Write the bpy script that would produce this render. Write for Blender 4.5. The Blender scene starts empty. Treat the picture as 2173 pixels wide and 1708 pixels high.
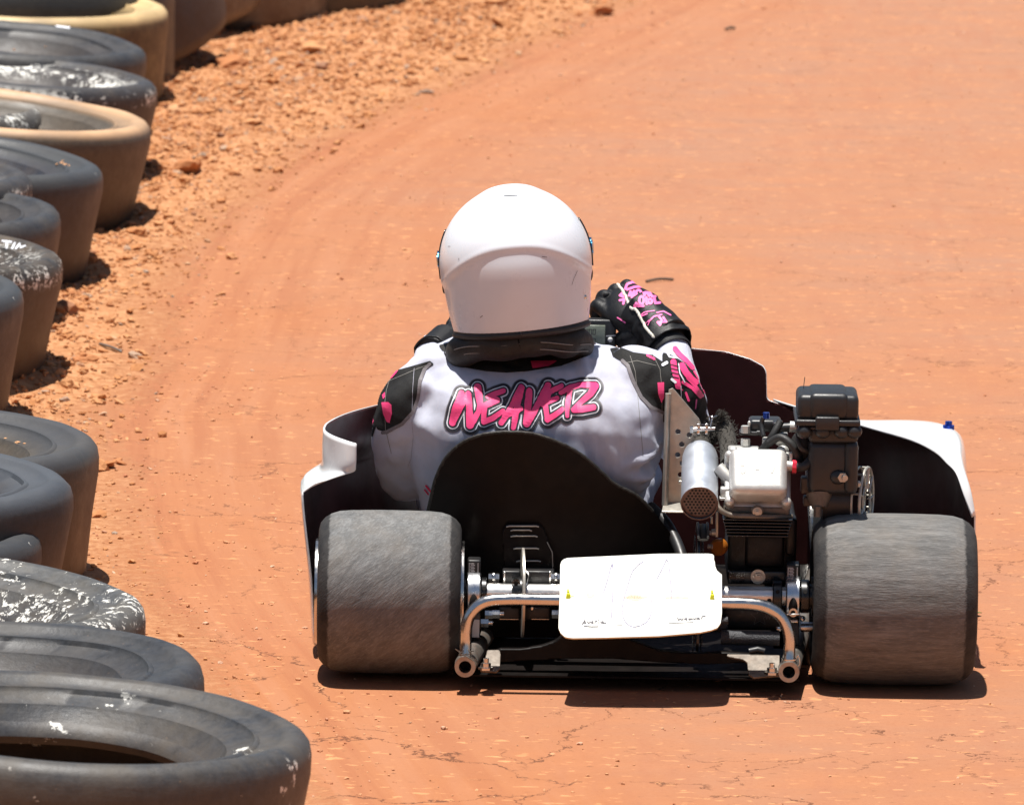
import bpy, bmesh, math, random
import numpy as np
from mathutils import Vector, Matrix, noise as mnoise
from mathutils.bvhtree import BVHTree
random.seed(7); rng = np.random.default_rng(11)
R = math.radians
scene = bpy.context.scene
COL = scene.collection

# ------------------------------------------------------------------ camera
# pixel units below are those of a 2173 x 1708 copy of the photograph (used only to measure positions)
W0, H0, F0 = 2173.0, 1708.0, 19030.0
PITCH, ROLL = R(9.0), R(0.85)
CAM = Vector((-0.228, -14.955, 2.839))
fwd = Vector((0, math.cos(PITCH), -math.sin(PITCH)))
r0 = Vector((1, 0, 0)); u0 = Vector((0, math.sin(PITCH), math.cos(PITCH)))
rgt = r0*math.cos(ROLL) + u0*math.sin(ROLL)
upv = u0*math.cos(ROLL) - r0*math.sin(ROLL)
cam = bpy.data.cameras.new('camera'); camo = bpy.data.objects.new('camera', cam); COL.objects.link(camo)
M = Matrix((rgt, upv, -fwd)).transposed().to_4x4(); M.translation = CAM
camo.matrix_world = M
cam.sensor_width = 36; cam.lens = 36*F0/W0; cam.clip_end = 3000; cam.clip_start = 0.1
cam.dof.use_dof = True; cam.dof.focus_distance = 15.3; cam.dof.aperture_fstop = 16
scene.camera = camo

def ray(px, py):
    return (fwd + rgt*((px-W0/2)/F0) - upv*((py-H0/2)/F0))
def at(px, py, Y):
    d = ray(px, py); t = (Y-CAM.y)/d.y
    return CAM + d*t
def gnd(px, py, z=0.0):
    d = ray(px, py); t = (z-CAM.z)/d.z
    return CAM + d*t
def proj(p):
    d = Vector(p)-CAM; k = d.dot(fwd)
    return W0/2+F0*d.dot(rgt)/k, H0/2-F0*d.dot(upv)/k

# ------------------------------------------------------------------ light
world = bpy.data.worlds.new("World"); scene.world = world; world.use_nodes = True
nt = world.node_tree; bg = nt.nodes['Background']
sky = nt.nodes.new('ShaderNodeTexSky'); sky.sky_type = 'NISHITA'; sky.sun_disc = False
SUN = Vector((-0.09, -0.03, 0.99)).normalized()
sky.sun_elevation = math.asin(SUN.z); sky.sun_rotation = math.atan2(SUN.x, SUN.y)
sky.dust_density = 1.5; sky.altitude = 200
nt.links.new(sky.outputs[0], bg.inputs[0]); bg.inputs[1].default_value = 0.05
sl = bpy.data.lights.new('sun', 'SUN'); slo = bpy.data.objects.new('sun', sl); COL.objects.link(slo)
sl.energy = 5.0; sl.angle = R(0.53); sl.color = (1, 0.96, 0.9)
slo.rotation_euler = (-SUN).to_track_quat('-Z', 'Y').to_euler(); slo.location = (0, 0, 20)
scene.view_settings.view_transform = 'Standard'; scene.view_settings.look = 'None'
scene.view_settings.exposure = 0.57; scene.view_settings.gamma = 1.0

# ------------------------------------------------------------------ materials
def nodes(m):
    m.use_nodes = True; t = m.node_tree; return t, t.nodes['Principled BSDF']
def N(t, kind, **kw):
    n = t.nodes.new(kind)
    for k, v in kw.items():
        if k in n.inputs: n.inputs[k].default_value = v
        else: setattr(n, k, v)
    return n
def L(t, a, b): t.links.new(a, b)
def ramp(t, fac, stops, interp='LINEAR'):
    r = t.nodes.new('ShaderNodeValToRGB'); e = r.color_ramp.elements; r.color_ramp.interpolation = interp
    while len(e) < len(stops): e.new(0.5)
    for i, (p, c) in enumerate(stops):
        e[i].position = p; e[i].color = (c, c, c, 1) if isinstance(c, (int, float)) else (*c, 1)
    L(t, fac, r.inputs[0]); return r
def mix(t, fac, a, b):
    m = t.nodes.new('ShaderNodeMix'); m.data_type = 'RGBA'
    for s, v in ((0, fac), (6, a), (7, b)):
        if hasattr(v, 'links') or isinstance(v, bpy.types.NodeSocket): L(t, v, m.inputs[s])
        elif s == 0: m.inputs[0].default_value = v
        else: m.inputs[s].default_value = (*v, 1)
    return m.outputs[2]
def mth(t, op, a, b=None):
    m = t.nodes.new('ShaderNodeMath'); m.operation = op
    for i, v in enumerate((a, b)):
        if v is None: continue
        if isinstance(v, bpy.types.NodeSocket): L(t, v, m.inputs[i])
        else: m.inputs[i].default_value = v
    return m.outputs[0]
def coords(t, scale=(1, 1, 1), rot=(0, 0, 0)):
    tc = t.nodes.new('ShaderNodeTexCoord'); mp = t.nodes.new('ShaderNodeMapping')
    mp.inputs['Scale'].default_value = scale; mp.inputs['Rotation'].default_value = rot
    L(t, tc.outputs['Object'], mp.inputs[0]); return mp.outputs[0]
def nz(t, vec, scale, detail=4, rough=0.6, dist=0.0):
    n = N(t, 'ShaderNodeTexNoise', Scale=scale, Detail=detail, Roughness=rough, Distortion=dist)
    L(t, vec, n.inputs['Vector']); return n.outputs[0]
def bump(t, p, h, strength=0.3, dist=0.002):
    b = N(t, 'ShaderNodeBump', Strength=strength, Distance=dist); L(t, h, b.inputs['Height']); L(t, b.outputs[0], p.inputs['Normal'])

def mat(name, col, rough=0.5, metal=0.0, var=0.15, vs=30, bmp=0.0, bs=300, coat=0.0, dust=0.0, dustcol=(0.42, 0.2, 0.1), spec=0.5):
    m = bpy.data.materials.new(name); t, p = nodes(m); v = coords(t)
    n1 = nz(t, v, vs)
    dk = tuple(c*(1-var) for c in col); lt = tuple(min(1, c*(1+var)) for c in col)
    c = ramp(t, n1, [(0.3, dk), (0.7, lt)]).outputs[0]
    if dust > 0:
        n2 = nz(t, v, vs*0.6+7, 8, 0.7)
        f = ramp(t, n2, [(0.45, 0.0), (0.75, dust)]).outputs[0]
        c = mix(t, f, c, dustcol)
    L(t, c, p.inputs['Base Color'])
    p.inputs['Metallic'].default_value = metal
    rr = ramp(t, nz(t, v, vs*1.7), [(0.3, max(0, rough-0.08)), (0.7, min(1, rough+0.08))]).outputs[0]
    L(t, rr, p.inputs['Roughness'])
    p.inputs['Coat Weight'].default_value = coat; p.inputs['Coat Roughness'].default_value = 0.05
    p.inputs['Specular IOR Level'].default_value = spec
    if bmp > 0: bump(t, p, nz(t, v, bs, 5), bmp)
    return m

def tread_mat(name, rot, stretch, base=(0.135, 0.136, 0.135), dusty=(0.21, 0.175, 0.14), half=0.1):
    """worn kart slick: object x is the axle; streaks in the tread, black sidewalls"""
    m = bpy.data.materials.new(name); t, p = nodes(m)
    v0 = coords(t); m1 = t.nodes.new('ShaderNodeMapping'); m1.inputs['Rotation'].default_value = rot; L(t, v0, m1.inputs[0])
    m2 = t.nodes.new('ShaderNodeMapping'); m2.inputs['Scale'].default_value = stretch; L(t, m1.outputs[0], m2.inputs[0]); v = m2.outputs[0]
    a = nz(t, v, 34, 8, 0.72); b = nz(t, v0, 16, 6, 0.7); c = nz(t, v, 190, 4, 0.6)
    col = ramp(t, a, [(0.25, tuple(x*0.5 for x in base)), (0.52, base), (0.74, tuple(x*1.7 for x in base))]).outputs[0]
    col = mix(t, ramp(t, c, [(0.5, 0.0), (0.8, 0.75)]).outputs[0], col, tuple(x*2.0 for x in base))
    col = mix(t, ramp(t, b, [(0.45, 0.0), (0.75, 0.4)]).outputs[0], col, dusty)
    sp = t.nodes.new('ShaderNodeSeparateXYZ'); L(t, v0, sp.inputs[0])
    ax = mth(t, 'ABSOLUTE', sp.outputs[0])
    ax = mth(t, 'ADD', ax, mth(t, 'MULTIPLY', mth(t, 'SUBTRACT', nz(t, v0, 60, 6, 0.75), 0.5), 0.014))
    f = ramp(t, mth(t, 'MULTIPLY', ax, 1/half), [(0.83, 0.0), (0.86, 1.0)]).outputs[0]
    side = ramp(t, nz(t, v0, 40), [(0.3, (0.02, 0.02, 0.021)), (0.7, (0.045, 0.042, 0.04))]).outputs[0]
    col = mix(t, f, col, side)
    L(t, col, p.inputs['Base Color'])
    p.inputs['Roughness'].default_value = 0.75; p.inputs['Specular IOR Level'].default_value = 0.3
    bump(t, p, mth(t, 'ADD', a, mth(t, 'MULTIPLY', c, 0.6)), 0.55, 0.003)
    return m

def stack_mat(name, base, dust, damt, white=0.0, wz=(0.2, 0.29), wscale=45, seed=0.0, top=None):
    """old race slick lying on its side: object z is up"""
    m = bpy.data.materials.new(name); t, p = nodes(m)
    v = coords(t); mp = t.nodes.new('ShaderNodeMapping'); mp.inputs['Location'].default_value = (seed, seed*1.7, seed*0.3)
    L(t, v, mp.inputs[0]); vv = mp.outputs[0]
    n1 = nz(t, vv, 9, 6, 0.7); n2 = nz(t, vv, 60, 5, 0.7); n3 = nz(t, vv, 3.5, 3)
    col = ramp(t, n2, [(0.3, tuple(c*0.6 for c in base)), (0.7, tuple(c*1.5 for c in base))]).outputs[0]
    col = mix(t, ramp(t, n1, [(0.35, 0.0), (0.68, damt)]).outputs[0], col, dust)
    mp2 = t.nodes.new('ShaderNodeMapping'); mp2.inputs['Location'].default_value = (seed*2, seed, 0); mp2.inputs['Scale'].default_value = (0.5, 0.5, 4.0); L(t, v, mp2.inputs[0])
    n4 = nz(t, mp2.outputs[0], 26, 8, 0.75); n5 = nz(t, vv, 150, 3, 0.6)
    col = mix(t, ramp(t, n4, [(0.56, 0.0), (0.74, 0.35)]).outputs[0], col, tuple(min(1, c*0.7+0.04) for c in dust))
    col = mix(t, ramp(t, n5, [(0.68, 0.0), (0.74, 0.5)]).outputs[0], col, (0.22, 0.14, 0.085))
    sp = t.nodes.new('ShaderNodeSeparateXYZ'); L(t, v, sp.inputs[0]); z = sp.outputs[2]
    # splashed mud towards the ground
    mud = mth(t, 'MULTIPLY', ramp(t, z, [(0.0, 1.0), (0.2, 0.35), (0.255, 0.0)]).outputs[0], ramp(t, n1, [(0.25, 0.35), (0.65, 0.9)]).outputs[0])
    col = mix(t, mud, col, (0.065, 0.034, 0.016))
    if top:
        col = mix(t, mth(t, 'MULTIPLY', ramp(t, z, [(0.232, 0.0), (0.248, 1.0)]).outputs[0], ramp(t, n3, [(0.3, 0.4), (0.55, 1.0)]).outputs[0]), col, top)
    if white > 0:
        zw = mth(t, 'MULTIPLY', ramp(t, z, [(wz[0]-0.012, 0.0), (wz[0]+0.004, 1.0)]).outputs[0], ramp(t, z, [(wz[1]-0.004, 1.0), (wz[1]+0.012, 0.0)]).outputs[0])
        nw = nz(t, vv, wscale, 5, 0.75); nl = nz(t, vv, 5, 2)
        f = mth(t, 'MULTIPLY', zw, ramp(t, mth(t, 'ADD', nw, mth(t, 'MULTIPLY', nl, 0.45)), [(0.965-0.2*white, 0.0), (0.985-0.2*white, 1.0)]).outputs[0])
        col = mix(t, f, col, (0.72, 0.70, 0.64))
    L(t, col, p.inputs['Base Color'])
    L(t, ramp(t, n1, [(0.3, 0.42), (0.7, 0.66)]).outputs[0], p.inputs['Roughness'])
    bump(t, p, mth(t, 'ADD', mth(t, 'MULTIPLY', n2, 0.5), mth(t, 'ADD', mth(t, 'MULTIPLY', n4, 0.3), mth(t, 'MULTIPLY', n1, 0.7))), 0.32, 0.005)
    return m

MAT = {}
def mk():
    A = MAT
    A['chrome'] = mat('polished_steel', (0.62, 0.60, 0.57), 0.24, 1.0, 0.05, 60)
    A['steel'] = mat('brushed_steel', (0.50, 0.47, 0.41), 0.42, 0.6, 0.12, 60)
    A['rawsteel'] = mat('raw_steel', (0.36, 0.34, 0.31), 0.45, 0.9, 0.2, 80, dust=0.5)
    A['alu'] = mat('cast_aluminium', (0.56, 0.55, 0.52), 0.5, 0.55, 0.1, 40, 0.15, 500)
    A['alu_dull'] = mat('dusty_aluminium', (0.15, 0.125, 0.10), 0.55, 0.3, 0.3, 60, dust=0.5, dustcol=(0.09, 0.055, 0.035))
    A['satin'] = mat('satin_axle_steel', (0.78, 0.76, 0.73), 0.38, 0.8, 0.06, 60)
    A['anod'] = mat('silver_anodised', (0.66, 0.67, 0.69), 0.30, 1.0, 0.06, 50)
    A['dark_alu'] = mat('dark_anodised', (0.055, 0.055, 0.056), 0.3, 0.9, 0.1, 50)
    A['black'] = mat('black_metal', (0.015, 0.015, 0.016), 0.42, 0.0, 0.2, 40, dust=0.25, dustcol=(0.06, 0.035, 0.022))
    A['block'] = mat('engine_block', (0.03, 0.028, 0.026), 0.45, 0.6, 0.3, 30, 0.2, 200, dust=0.3, dustcol=(0.06, 0.03, 0.02))
    A['plastic'] = mat('black_plastic', (0.020, 0.021, 0.023), 0.40, 0, 0.1, 50, 0.12, 900, dust=0.08, dustcol=(0.1, 0.07, 0.05))
    A['rubber'] = mat('black_rubber', (0.02, 0.02, 0.02), 0.6, 0, 0.2, 60, 0.2)
    A['foam'] = mat('foam_padding', (0.05, 0.052, 0.058), 0.55, 0, 0.5, 500, 1.0, 420)
    A['seat'] = mat('seat_shell', (0.006, 0.0045, 0.004), 0.5, 0, 0.3, 25, 0.15, 60, dust=0.2, dustcol=(0.02, 0.010, 0.007), spec=0.15)
    A['white'] = mat('white_bodywork', (0.80, 0.81, 0.81), 0.22, 0, 0.03, 10, coat=0.6, dust=0.12, dustcol=(0.6, 0.42, 0.32))
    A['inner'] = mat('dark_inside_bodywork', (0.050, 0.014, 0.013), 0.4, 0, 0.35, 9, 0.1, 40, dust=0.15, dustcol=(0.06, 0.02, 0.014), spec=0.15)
    A['helmet'] = mat('helmet_shell', (0.76, 0.80, 0.86), 0.30, 0, 0.02, 12, coat=0.25, dust=0.06, dustcol=(0.6, 0.5, 0.45))
    A['irid'] = mat('blue_visor_edge', (0.12, 0.42, 0.7), 0.15, 1.0, 0.5, 60)
    A['visor'] = mat('dark_visor', (0.03, 0.03, 0.035), 0.08, 0.4, 0.1, 10)
    A['brace'] = mat('collar_fabric', (0.016, 0.015, 0.013), 0.62, 0, 0.25, 60, 0.4, 250, dust=0.2, spec=0.4, dustcol=(0.075, 0.062, 0.05))
    A['glove'] = mat('glove_fabric', (0.007, 0.007, 0.008), 0.5, 0, 0.3, 80, 0.3, 500, spec=0.35)
    A['pink'] = mat('neon_pink_print', (0.9, 0.06, 0.22), 0.55, 0, 0.04, 30)
    A['pinkg'] = mat('glove_pink_print', (0.9, 0.16, 0.42), 0.55, 0, 0.05, 30)
    A['red'] = mat('red_label', (0.75, 0.03, 0.10), 0.5, 0, 0.04, 30)
    A['ink'] = mat('black_print', (0.02, 0.02, 0.028), 0.55, 0, 0.2, 60)
    A['printw'] = mat('white_print', (0.74, 0.75, 0.8), 0.6, 0, 0.03, 60)
    A['grey'] = mat('grey_trim', (0.17, 0.155, 0.165), 0.65, 0, 0.12, 200)
    A['stitch'] = mat('stitching', (0.22, 0.21, 0.19), 0.7, 0, 0.2, 300)
    A['seam'] = mat('grey_seam_thread', (0.36, 0.36, 0.42), 0.8, 0, 0.2, 300)  # grey thread for the seam down the white cloth
    A['panel'] = mat('black_suit_panel', (0.013, 0.013, 0.013), 0.75, 0, 0.35, 400, 0.3, 900, spec=0.3)
    A['cord'] = mat('cream_piping', (0.62, 0.58, 0.50), 0.65, 0, 0.15, 200, 0.3, 600)
    A['plate'] = mat('white_plate', (0.78, 0.77, 0.70), 0.5, 0, 0.04, 14, dust=0.15, dustcol=(0.75, 0.68, 0.5))
    A['rimcream'] = mat('cream_plate_edge', (0.70, 0.60, 0.42), 0.45, 0, 0.05, 30)
    A['pen'] = mat('faded_pen', (0.22, 0.21, 0.30), 0.6, 0, 0.5, 220)
    A['pen2'] = mat('dark_pen', (0.06, 0.055, 0.07), 0.6, 0, 0.4, 220)
    A['stain'] = mat('rust_stain', (0.62, 0.50, 0.36), 0.6, 0, 0.15, 90)
    A['stain2'] = mat('grey_smudge', (0.45, 0.43, 0.38), 0.6, 0, 0.2, 90)
    A['zip'] = mat('yellow_tie', (0.72, 0.76, 0.03), 0.35, 0, 0.1, 90)
    A['blue'] = mat('blue_anodised', (0.02, 0.08, 0.55), 0.25, 0.8, 0.1, 90)
    A['redan'] = mat('red_clip', (0.65, 0.03, 0.06), 0.35, 0.2, 0.1, 90)
    A['amber'] = mat('amber_disc', (0.35, 0.11, 0.012), 0.35, 0.1, 0.25, 50)
    A['perf'] = mat('rusty_mesh', (0.13, 0.065, 0.045), 0.6, 0.2, 0.25, 120)
    A['hole'] = mat('hole_shade', (0.008, 0.006, 0.005), 0.9)  # near-black colour standing in for the shade inside holes, slots and bores
    A['wrap'] = mat('heat_wrap', (0.045, 0.04, 0.033), 0.85, 0, 0.5, 300, 1.0, 400)
    A['lcd'] = mat('lcd_screen', (0.24, 0.27, 0.21), 0.25, 0, 0.08, 60)
    A['lcdink'] = mat('lcd_digits', (0.06, 0.065, 0.06), 0.3)
    A['tagp'] = mat('pale_sticker', (0.6, 0.6, 0.6), 0.4, 0, 0.1, 50)
    A['faint'] = mat('faint_print', (0.10, 0.10, 0.11), 0.4, 0, 0.2, 50)
    A['skin'] = mat('skin', (0.45, 0.25, 0.18), 0.5)
    A['twig'] = mat('dry_twig', (0.10, 0.07, 0.05), 0.8)
    A['leaf'] = mat('green_leaf', (0.10, 0.22, 0.03), 0.5)
    # suit cloth
    m = bpy.data.materials.new('suit_cloth'); t, p = nodes(m); v = coords(t)
    c = ramp(t, nz(t, v, 14, 5), [(0.3, (0.50, 0.52, 0.62)), (0.7, (0.60, 0.62, 0.73))]).outputs[0]
    c = mix(t, ramp(t, nz(t, v, 9, 6, 0.7), [(0.5, 0.0), (0.8, 0.35)]).outputs[0], c, (0.46, 0.40, 0.38))
    L(t, c, p.inputs['Base Color']); p.inputs['Roughness'].default_value = 0.75
    p.inputs['Sheen Weight'].default_value = 0.15
    wv = N(t, 'ShaderNodeTexWave', Scale=500.0, Distortion=1.0); L(t, v, wv.inputs[0])
    bump(t, p, mth(t, 'ADD', mth(t, 'MULTIPLY', wv.outputs[1], 0.08), nz(t, coords(t, (1, 1, 0.35)), 26, 4, 0.55)), 0.55, 0.008)
    A['suit'] = m
mk()

# ------------------------------------------------------------------ mesh helpers
class MB:
    def __init__(s): s.v = []; s.f = []; s.m = []
    def add(s, vs, fs, mi=0):
        o = len(s.v); s.v += [tuple(x) for x in vs]; s.f += [tuple(i+o for i in f) for f in fs]; s.m += [mi]*len(fs); return s
    def addbm(s, bm, mi=0):
        bm.verts.index_update(); s.add([v.co for v in bm.verts], [[v.index for v in f.verts] for f in bm.faces], mi); bm.free(); return s
    def box(s, c, size, rot=None, bev=0.0, seg=3, mi=0):
        bm = bmesh.new(); bmesh.ops.create_cube(bm, size=1); bmesh.ops.scale(bm, vec=Vector(size), verts=bm.verts)
        if bev > 0: bmesh.ops.bevel(bm, geom=bm.edges[:], offset=min(bev, min(size)*0.49), segments=seg, profile=0.5, affect='EDGES')
        mm = Matrix.Translation(Vector(c)) @ (rot.to_4x4() if rot else Matrix.Identity(4)); bmesh.ops.transform(bm, matrix=mm, verts=bm.verts)
        return s.addbm(bm, mi)
    def ibox(s, x0, y0, x1, y1, Y, depth, bev=0.003, mi=0, seg=3):
        a = at(x0, y0, Y); b = at(x1, y1, Y)
        return s.box(((a.x+b.x)/2, Y+depth/2, (a.z+b.z)/2), (abs(b.x-a.x), depth, abs(a.z-b.z)), None, bev, seg, mi)
    def tube(s, pts, rad, n=14, caps=True, mi=0, flat=1.0):
        P = [Vector(p) for p in pts]; rs = rad if isinstance(rad, (list, tuple)) else [rad]*len(P)
        up = None; rings = []
        for i, p in enumerate(P):
            d = (P[min(i+1, len(P)-1)]-P[max(i-1, 0)]).normalized()
            if up is None:
                up = Vector((0, 0, 1)) if abs(d.z) < 0.9 else Vector((0, 1, 0))
            a = d.cross(up)
            if a.length < 1e-5: a = d.cross(Vector((1, 0, 0)))
            a.normalize(); b = a.cross(d).normalized(); up = b
            rings.append([p+(a*math.cos(2*math.pi*k/n)+b*math.sin(2*math.pi*k/n)*flat)*rs[i] for k in range(n)])
        vs = [v for r in rings for v in r]; fs = []
        for i in range(len(P)-1):
            for k in range(n):
                fs.append((i*n+k, i*n+(k+1) % n, (i+1)*n+(k+1) % n, (i+1)*n+k))
        if caps: fs.append(tuple(range(n-1, -1, -1))); fs.append(tuple((len(P)-1)*n+k for k in range(n)))
        return s.add(vs, fs, mi)
    def cyl(s, p0, p1, r0, r1=None, n=24, mi=0, caps=True):
        return s.tube([p0, p1], [r0, r1 if r1 is not None else r0], n, caps, mi)
    def lathe(s, prof, origin=(0, 0, 0), axis='z', n=64, mi=0, closed=False, mat3=None):
        vs = []; fs = []; m = len(prof); o = Vector(origin)
        for k in range(n):
            a = 2*math.pi*k/n; c, sn = math.cos(a), math.sin(a)
            for r, h in prof:
                if axis == 'z': p = Vector((r*c, r*sn, h))
                elif axis == 'x': p = Vector((h, r*c, r*sn))
                else: p = Vector((r*c, h, r*sn))
                if mat3: p = mat3 @ p
                vs.append(o+p)
        for k in range(n):
            k2 = (k+1) % n
            for j in range(m if closed else m-1):
                j2 = (j+1) % m
                fs.append((k*m+j, k2*m+j, k2*m+j2, k*m+j2))
        return s.add(vs, fs, mi)
    def ell(s, c, rad, rot=None, u=24, v=16, mi=0):
        bm = bmesh.new(); bmesh.ops.create_uvsphere(bm, u_segments=u, v_segments=v, radius=1)
        bmesh.ops.scale(bm, vec=Vector(rad), verts=bm.verts)
        mm = Matrix.Translation(Vector(c)) @ (rot.to_4x4() if rot else Matrix.Identity(4)); bmesh.ops.transform(bm, matrix=mm, verts=bm.verts)
        return s.addbm(bm, mi)
    def bolt(s, c, d, r=0.008, h=0.006, washer=True, mi=0):
        c = Vector(c); d = Vector(d).normalized()
        if washer: s.cyl(c, c+d*0.0015, r*1.45, n=20, mi=mi)
        s.cyl(c, c+d*h, r, n=6, mi=mi); s.cyl(c+d*h, c+d*(h+r*0.9), r*0.5, n=10, mi=mi); return s
    def prism(s, pts, thick, bev=0.0, mi=0):
        """pts: outline in 3D (planar), thick: vector"""
        bm = bmesh.new(); a = [bm.verts.new(p) for p in pts]; f = bm.faces.new(a)
        r = bmesh.ops.extrude_face_region(bm, geom=[f]); vv = [e for e in r['geom'] if isinstance(e, bmesh.types.BMVert)]
        bmesh.ops.translate(bm, vec=Vector(thick), verts=vv); bmesh.ops.recalc_face_normals(bm, faces=bm.faces)
        if bev > 0: bmesh.ops.bevel(bm, geom=bm.edges[:], offset=bev, segments=2, profile=0.5, affect='EDGES')
        return s.addbm(bm, mi)
    def build(s, name, mats, parent=None, smooth=True, sharp=40, fixn=True):
        me = bpy.data.meshes.new(name); me.from_pydata(s.v, [], s.f); me.validate()
        for m in (mats if isinstance(mats, (list, tuple)) else [mats]): me.materials.append(MAT[m] if isinstance(m, str) else m)
        if len(set(s.m)) > 1 and len(me.polygons) == len(s.m): me.polygons.foreach_set('material_index', s.m)
        if fixn:
            bm = bmesh.new(); bm.from_mesh(me); bmesh.ops.recalc_face_normals(bm, faces=bm.faces); bm.to_mesh(me); bm.free()
        if smooth:
            me.polygons.foreach_set('use_smooth', [True]*len(me.polygons))
            try: me.set_sharp_from_angle(angle=R(sharp))
            except Exception: pass
        o = bpy.data.objects.new(name, me); COL.objects.link(o)
        if parent: o.parent = parent
        return o

KEEP = {'cooling_fins', 'perforations', 'frayed_fibres', 'frayed_tie_ends', 'clamp_lettering', 'slot_edges', 'drive_chain', 'collar_seam', 'keyway_holes'}
def clusters(mb):
    """separate pieces of a builder, pieces that touch kept together"""
    n = len(mb.v); par = list(range(n))
    def fd(a):
        while par[a] != a: par[a] = par[par[a]]; a = par[a]
        return a
    for f in mb.f:
        r_ = fd(f[0])
        for i in f[1:]: par[fd(i)] = r_
    V = np.array(mb.v); roots = np.array([fd(i) for i in range(n)]); ids = sorted(set(roots.tolist()))
    if len(ids) > 60: return [mb]
    bb = [(V[roots == i].min(0)-.0008, V[roots == i].max(0)+.0008) for i in ids]; g = list(range(len(ids)))
    ch = True
    while ch:
        ch = False
        for i in range(len(ids)):
            for j in range(i):
                if g[i] != g[j] and np.all(bb[i][0] <= bb[j][1]) and np.all(bb[j][0] <= bb[i][1]):
                    a, c = g[i], g[j]; g = [c if x == a else x for x in g]; ch = True
    if len(set(g)) == 1: return [mb]
    out = []; rid = {r: g[k] for k, r in enumerate(ids)}
    for gi in sorted(set(g)):
        m = MB(); mp = {}
        for i in range(n):
            if rid[int(roots[i])] == gi: mp[i] = len(m.v); m.v.append(mb.v[i])
        for f, mi in zip(mb.f, mb.m):
            if f[0] in mp: m.f.append(tuple(mp[i] for i in f)); m.m.append(mi)
        out.append(m)
    out.sort(key=lambda m: -len(m.v)); return out
def bez(pts, n=8):
    """Catmull-Rom through points"""
    P = [Vector(p) for p in pts]; out = []
    for i in range(len(P)-1):
        p0 = P[max(i-1, 0)]; p1 = P[i]; p2 = P[i+1]; p3 = P[min(i+2, len(P)-1)]
        for k in range(n):
            t = k/n
            out.append(0.5*((2*p1)+(p2-p0)*t+(2*p0-5*p1+4*p2-p3)*t*t+(3*p1-p0-3*p2+p3)*t**3))
    out.append(P[-1]); return out

def tag(o, label, cat, group=None, kind=None):
    if label: o['label'] = label
    if cat: o['category'] = cat
    if group: o['group'] = group
    if kind: o['kind'] = kind
    return o
def empty(name, loc):
    o = bpy.data.objects.new(name, None); COL.objects.link(o); o.location = loc; o.empty_display_size = 0.1; return o
class Under:
    """children are modelled in world coordinates; keep them there under a root that is moved"""
def adopt(child, root):
    child.parent = root; child.matrix_parent_inverse = Matrix.Translation(-root.location)

# signed distance tools for prints, panels and handwriting ------------------
def sd_poly_strokes(strokes):
    """strokes: list of (points, radius or list of radii)"""
    segs = []
    for pts, r in strokes:
        rs = r if isinstance(r, (list, tuple)) else [r]*len(pts)
        if len(pts) == 1: segs.append((pts[0], (pts[0][0]+1e-3, pts[0][1]), rs[0], rs[0]))
        for i in range(len(pts)-1): segs.append((pts[i], pts[i+1], rs[i], rs[i+1]))
    def f(X, Y):
        d = np.full(X.shape, 1e9)
        for a, b, ra, rb in segs:
            ax, ay = a; bx, by = b; dx, dy = bx-ax, by-ay; L2 = dx*dx+dy*dy+1e-12
            t = np.clip(((X-ax)*dx+(Y-ay)*dy)/L2, 0, 1)
            d = np.minimum(d, np.hypot(X-ax-t*dx, Y-ay-t*dy)-(ra+(rb-ra)*t))
        return d
    return f
def sd_polygon(pts, rnd=0.0):
    def f(X, Y):
        d = np.full(X.shape, 1e9); ins = np.zeros(X.shape, bool); n = len(pts)
        for i in range(n):
            ax, ay = pts[i]; bx, by = pts[(i+1) % n]; dx, dy = bx-ax, by-ay
            t = np.clip(((X-ax)*dx+(Y-ay)*dy)/(dx*dx+dy*dy+1e-12), 0, 1)
            d = np.minimum(d, np.hypot(X-ax-t*dx, Y-ay-t*dy))
            c = ((ay > Y) != (by > Y)) & (X < dx*(Y-ay)/(dy if abs(dy) > 1e-9 else 1e-9)+ax); ins ^= c
        return np.where(ins, -d, d)-rnd
    return f
def union(*fs): return lambda X, Y: np.minimum.reduce([f(X, Y) for f in fs])
def inter(*fs): return lambda X, Y: np.maximum.reduce([f(X, Y) for f in fs])
def sub(a, b): return lambda X, Y: np.maximum(a(X, Y), -b(X, Y))

def patch2d(f, bounds, res):
    """triangulate the region f<0 by marching squares; returns 2D verts and faces"""
    x0, y0, x1, y1 = bounds; nx = int((x1-x0)/res)+2; ny = int((y1-y0)/res)+2
    xs = x0+np.arange(nx)*res; ys = y0+np.arange(ny)*res
    X, Y = np.meshgrid(xs, ys); D = f(X, Y); D = np.where(np.abs(D) < 1e-6, 1e-6, D)
    verts = []; cache = {}; faces = []
    def vert(key, x, y):
        if key not in cache: cache[key] = len(verts); verts.append((x, y))
        return cache[key]
    neg = D < 0
    any4 = neg[:-1, :-1] | neg[1:, :-1] | neg[:-1, 1:] | neg[1:, 1:]
    for j, i in zip(*np.nonzero(any4)):
        cs = [(j, i), (j, i+1), (j+1, i+1), (j+1, i)]; poly = []
        for k in range(4):
            a = cs[k]; b = cs[(k+1) % 4]; da = D[a]; db = D[b]
            if da < 0: poly.append(vert(a, xs[a[1]], ys[a[0]]))
            if (da < 0) != (db < 0):
                t = da/(da-db); key = (a, b) if a < b else (b, a)
                poly.append(vert(key, xs[a[1]]+t*(xs[b[1]]-xs[a[1]]), ys[a[0]]+t*(ys[b[0]]-ys[a[0]])))
        if len(poly) >= 3: faces.append(tuple(poly))
    return verts, faces

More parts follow.
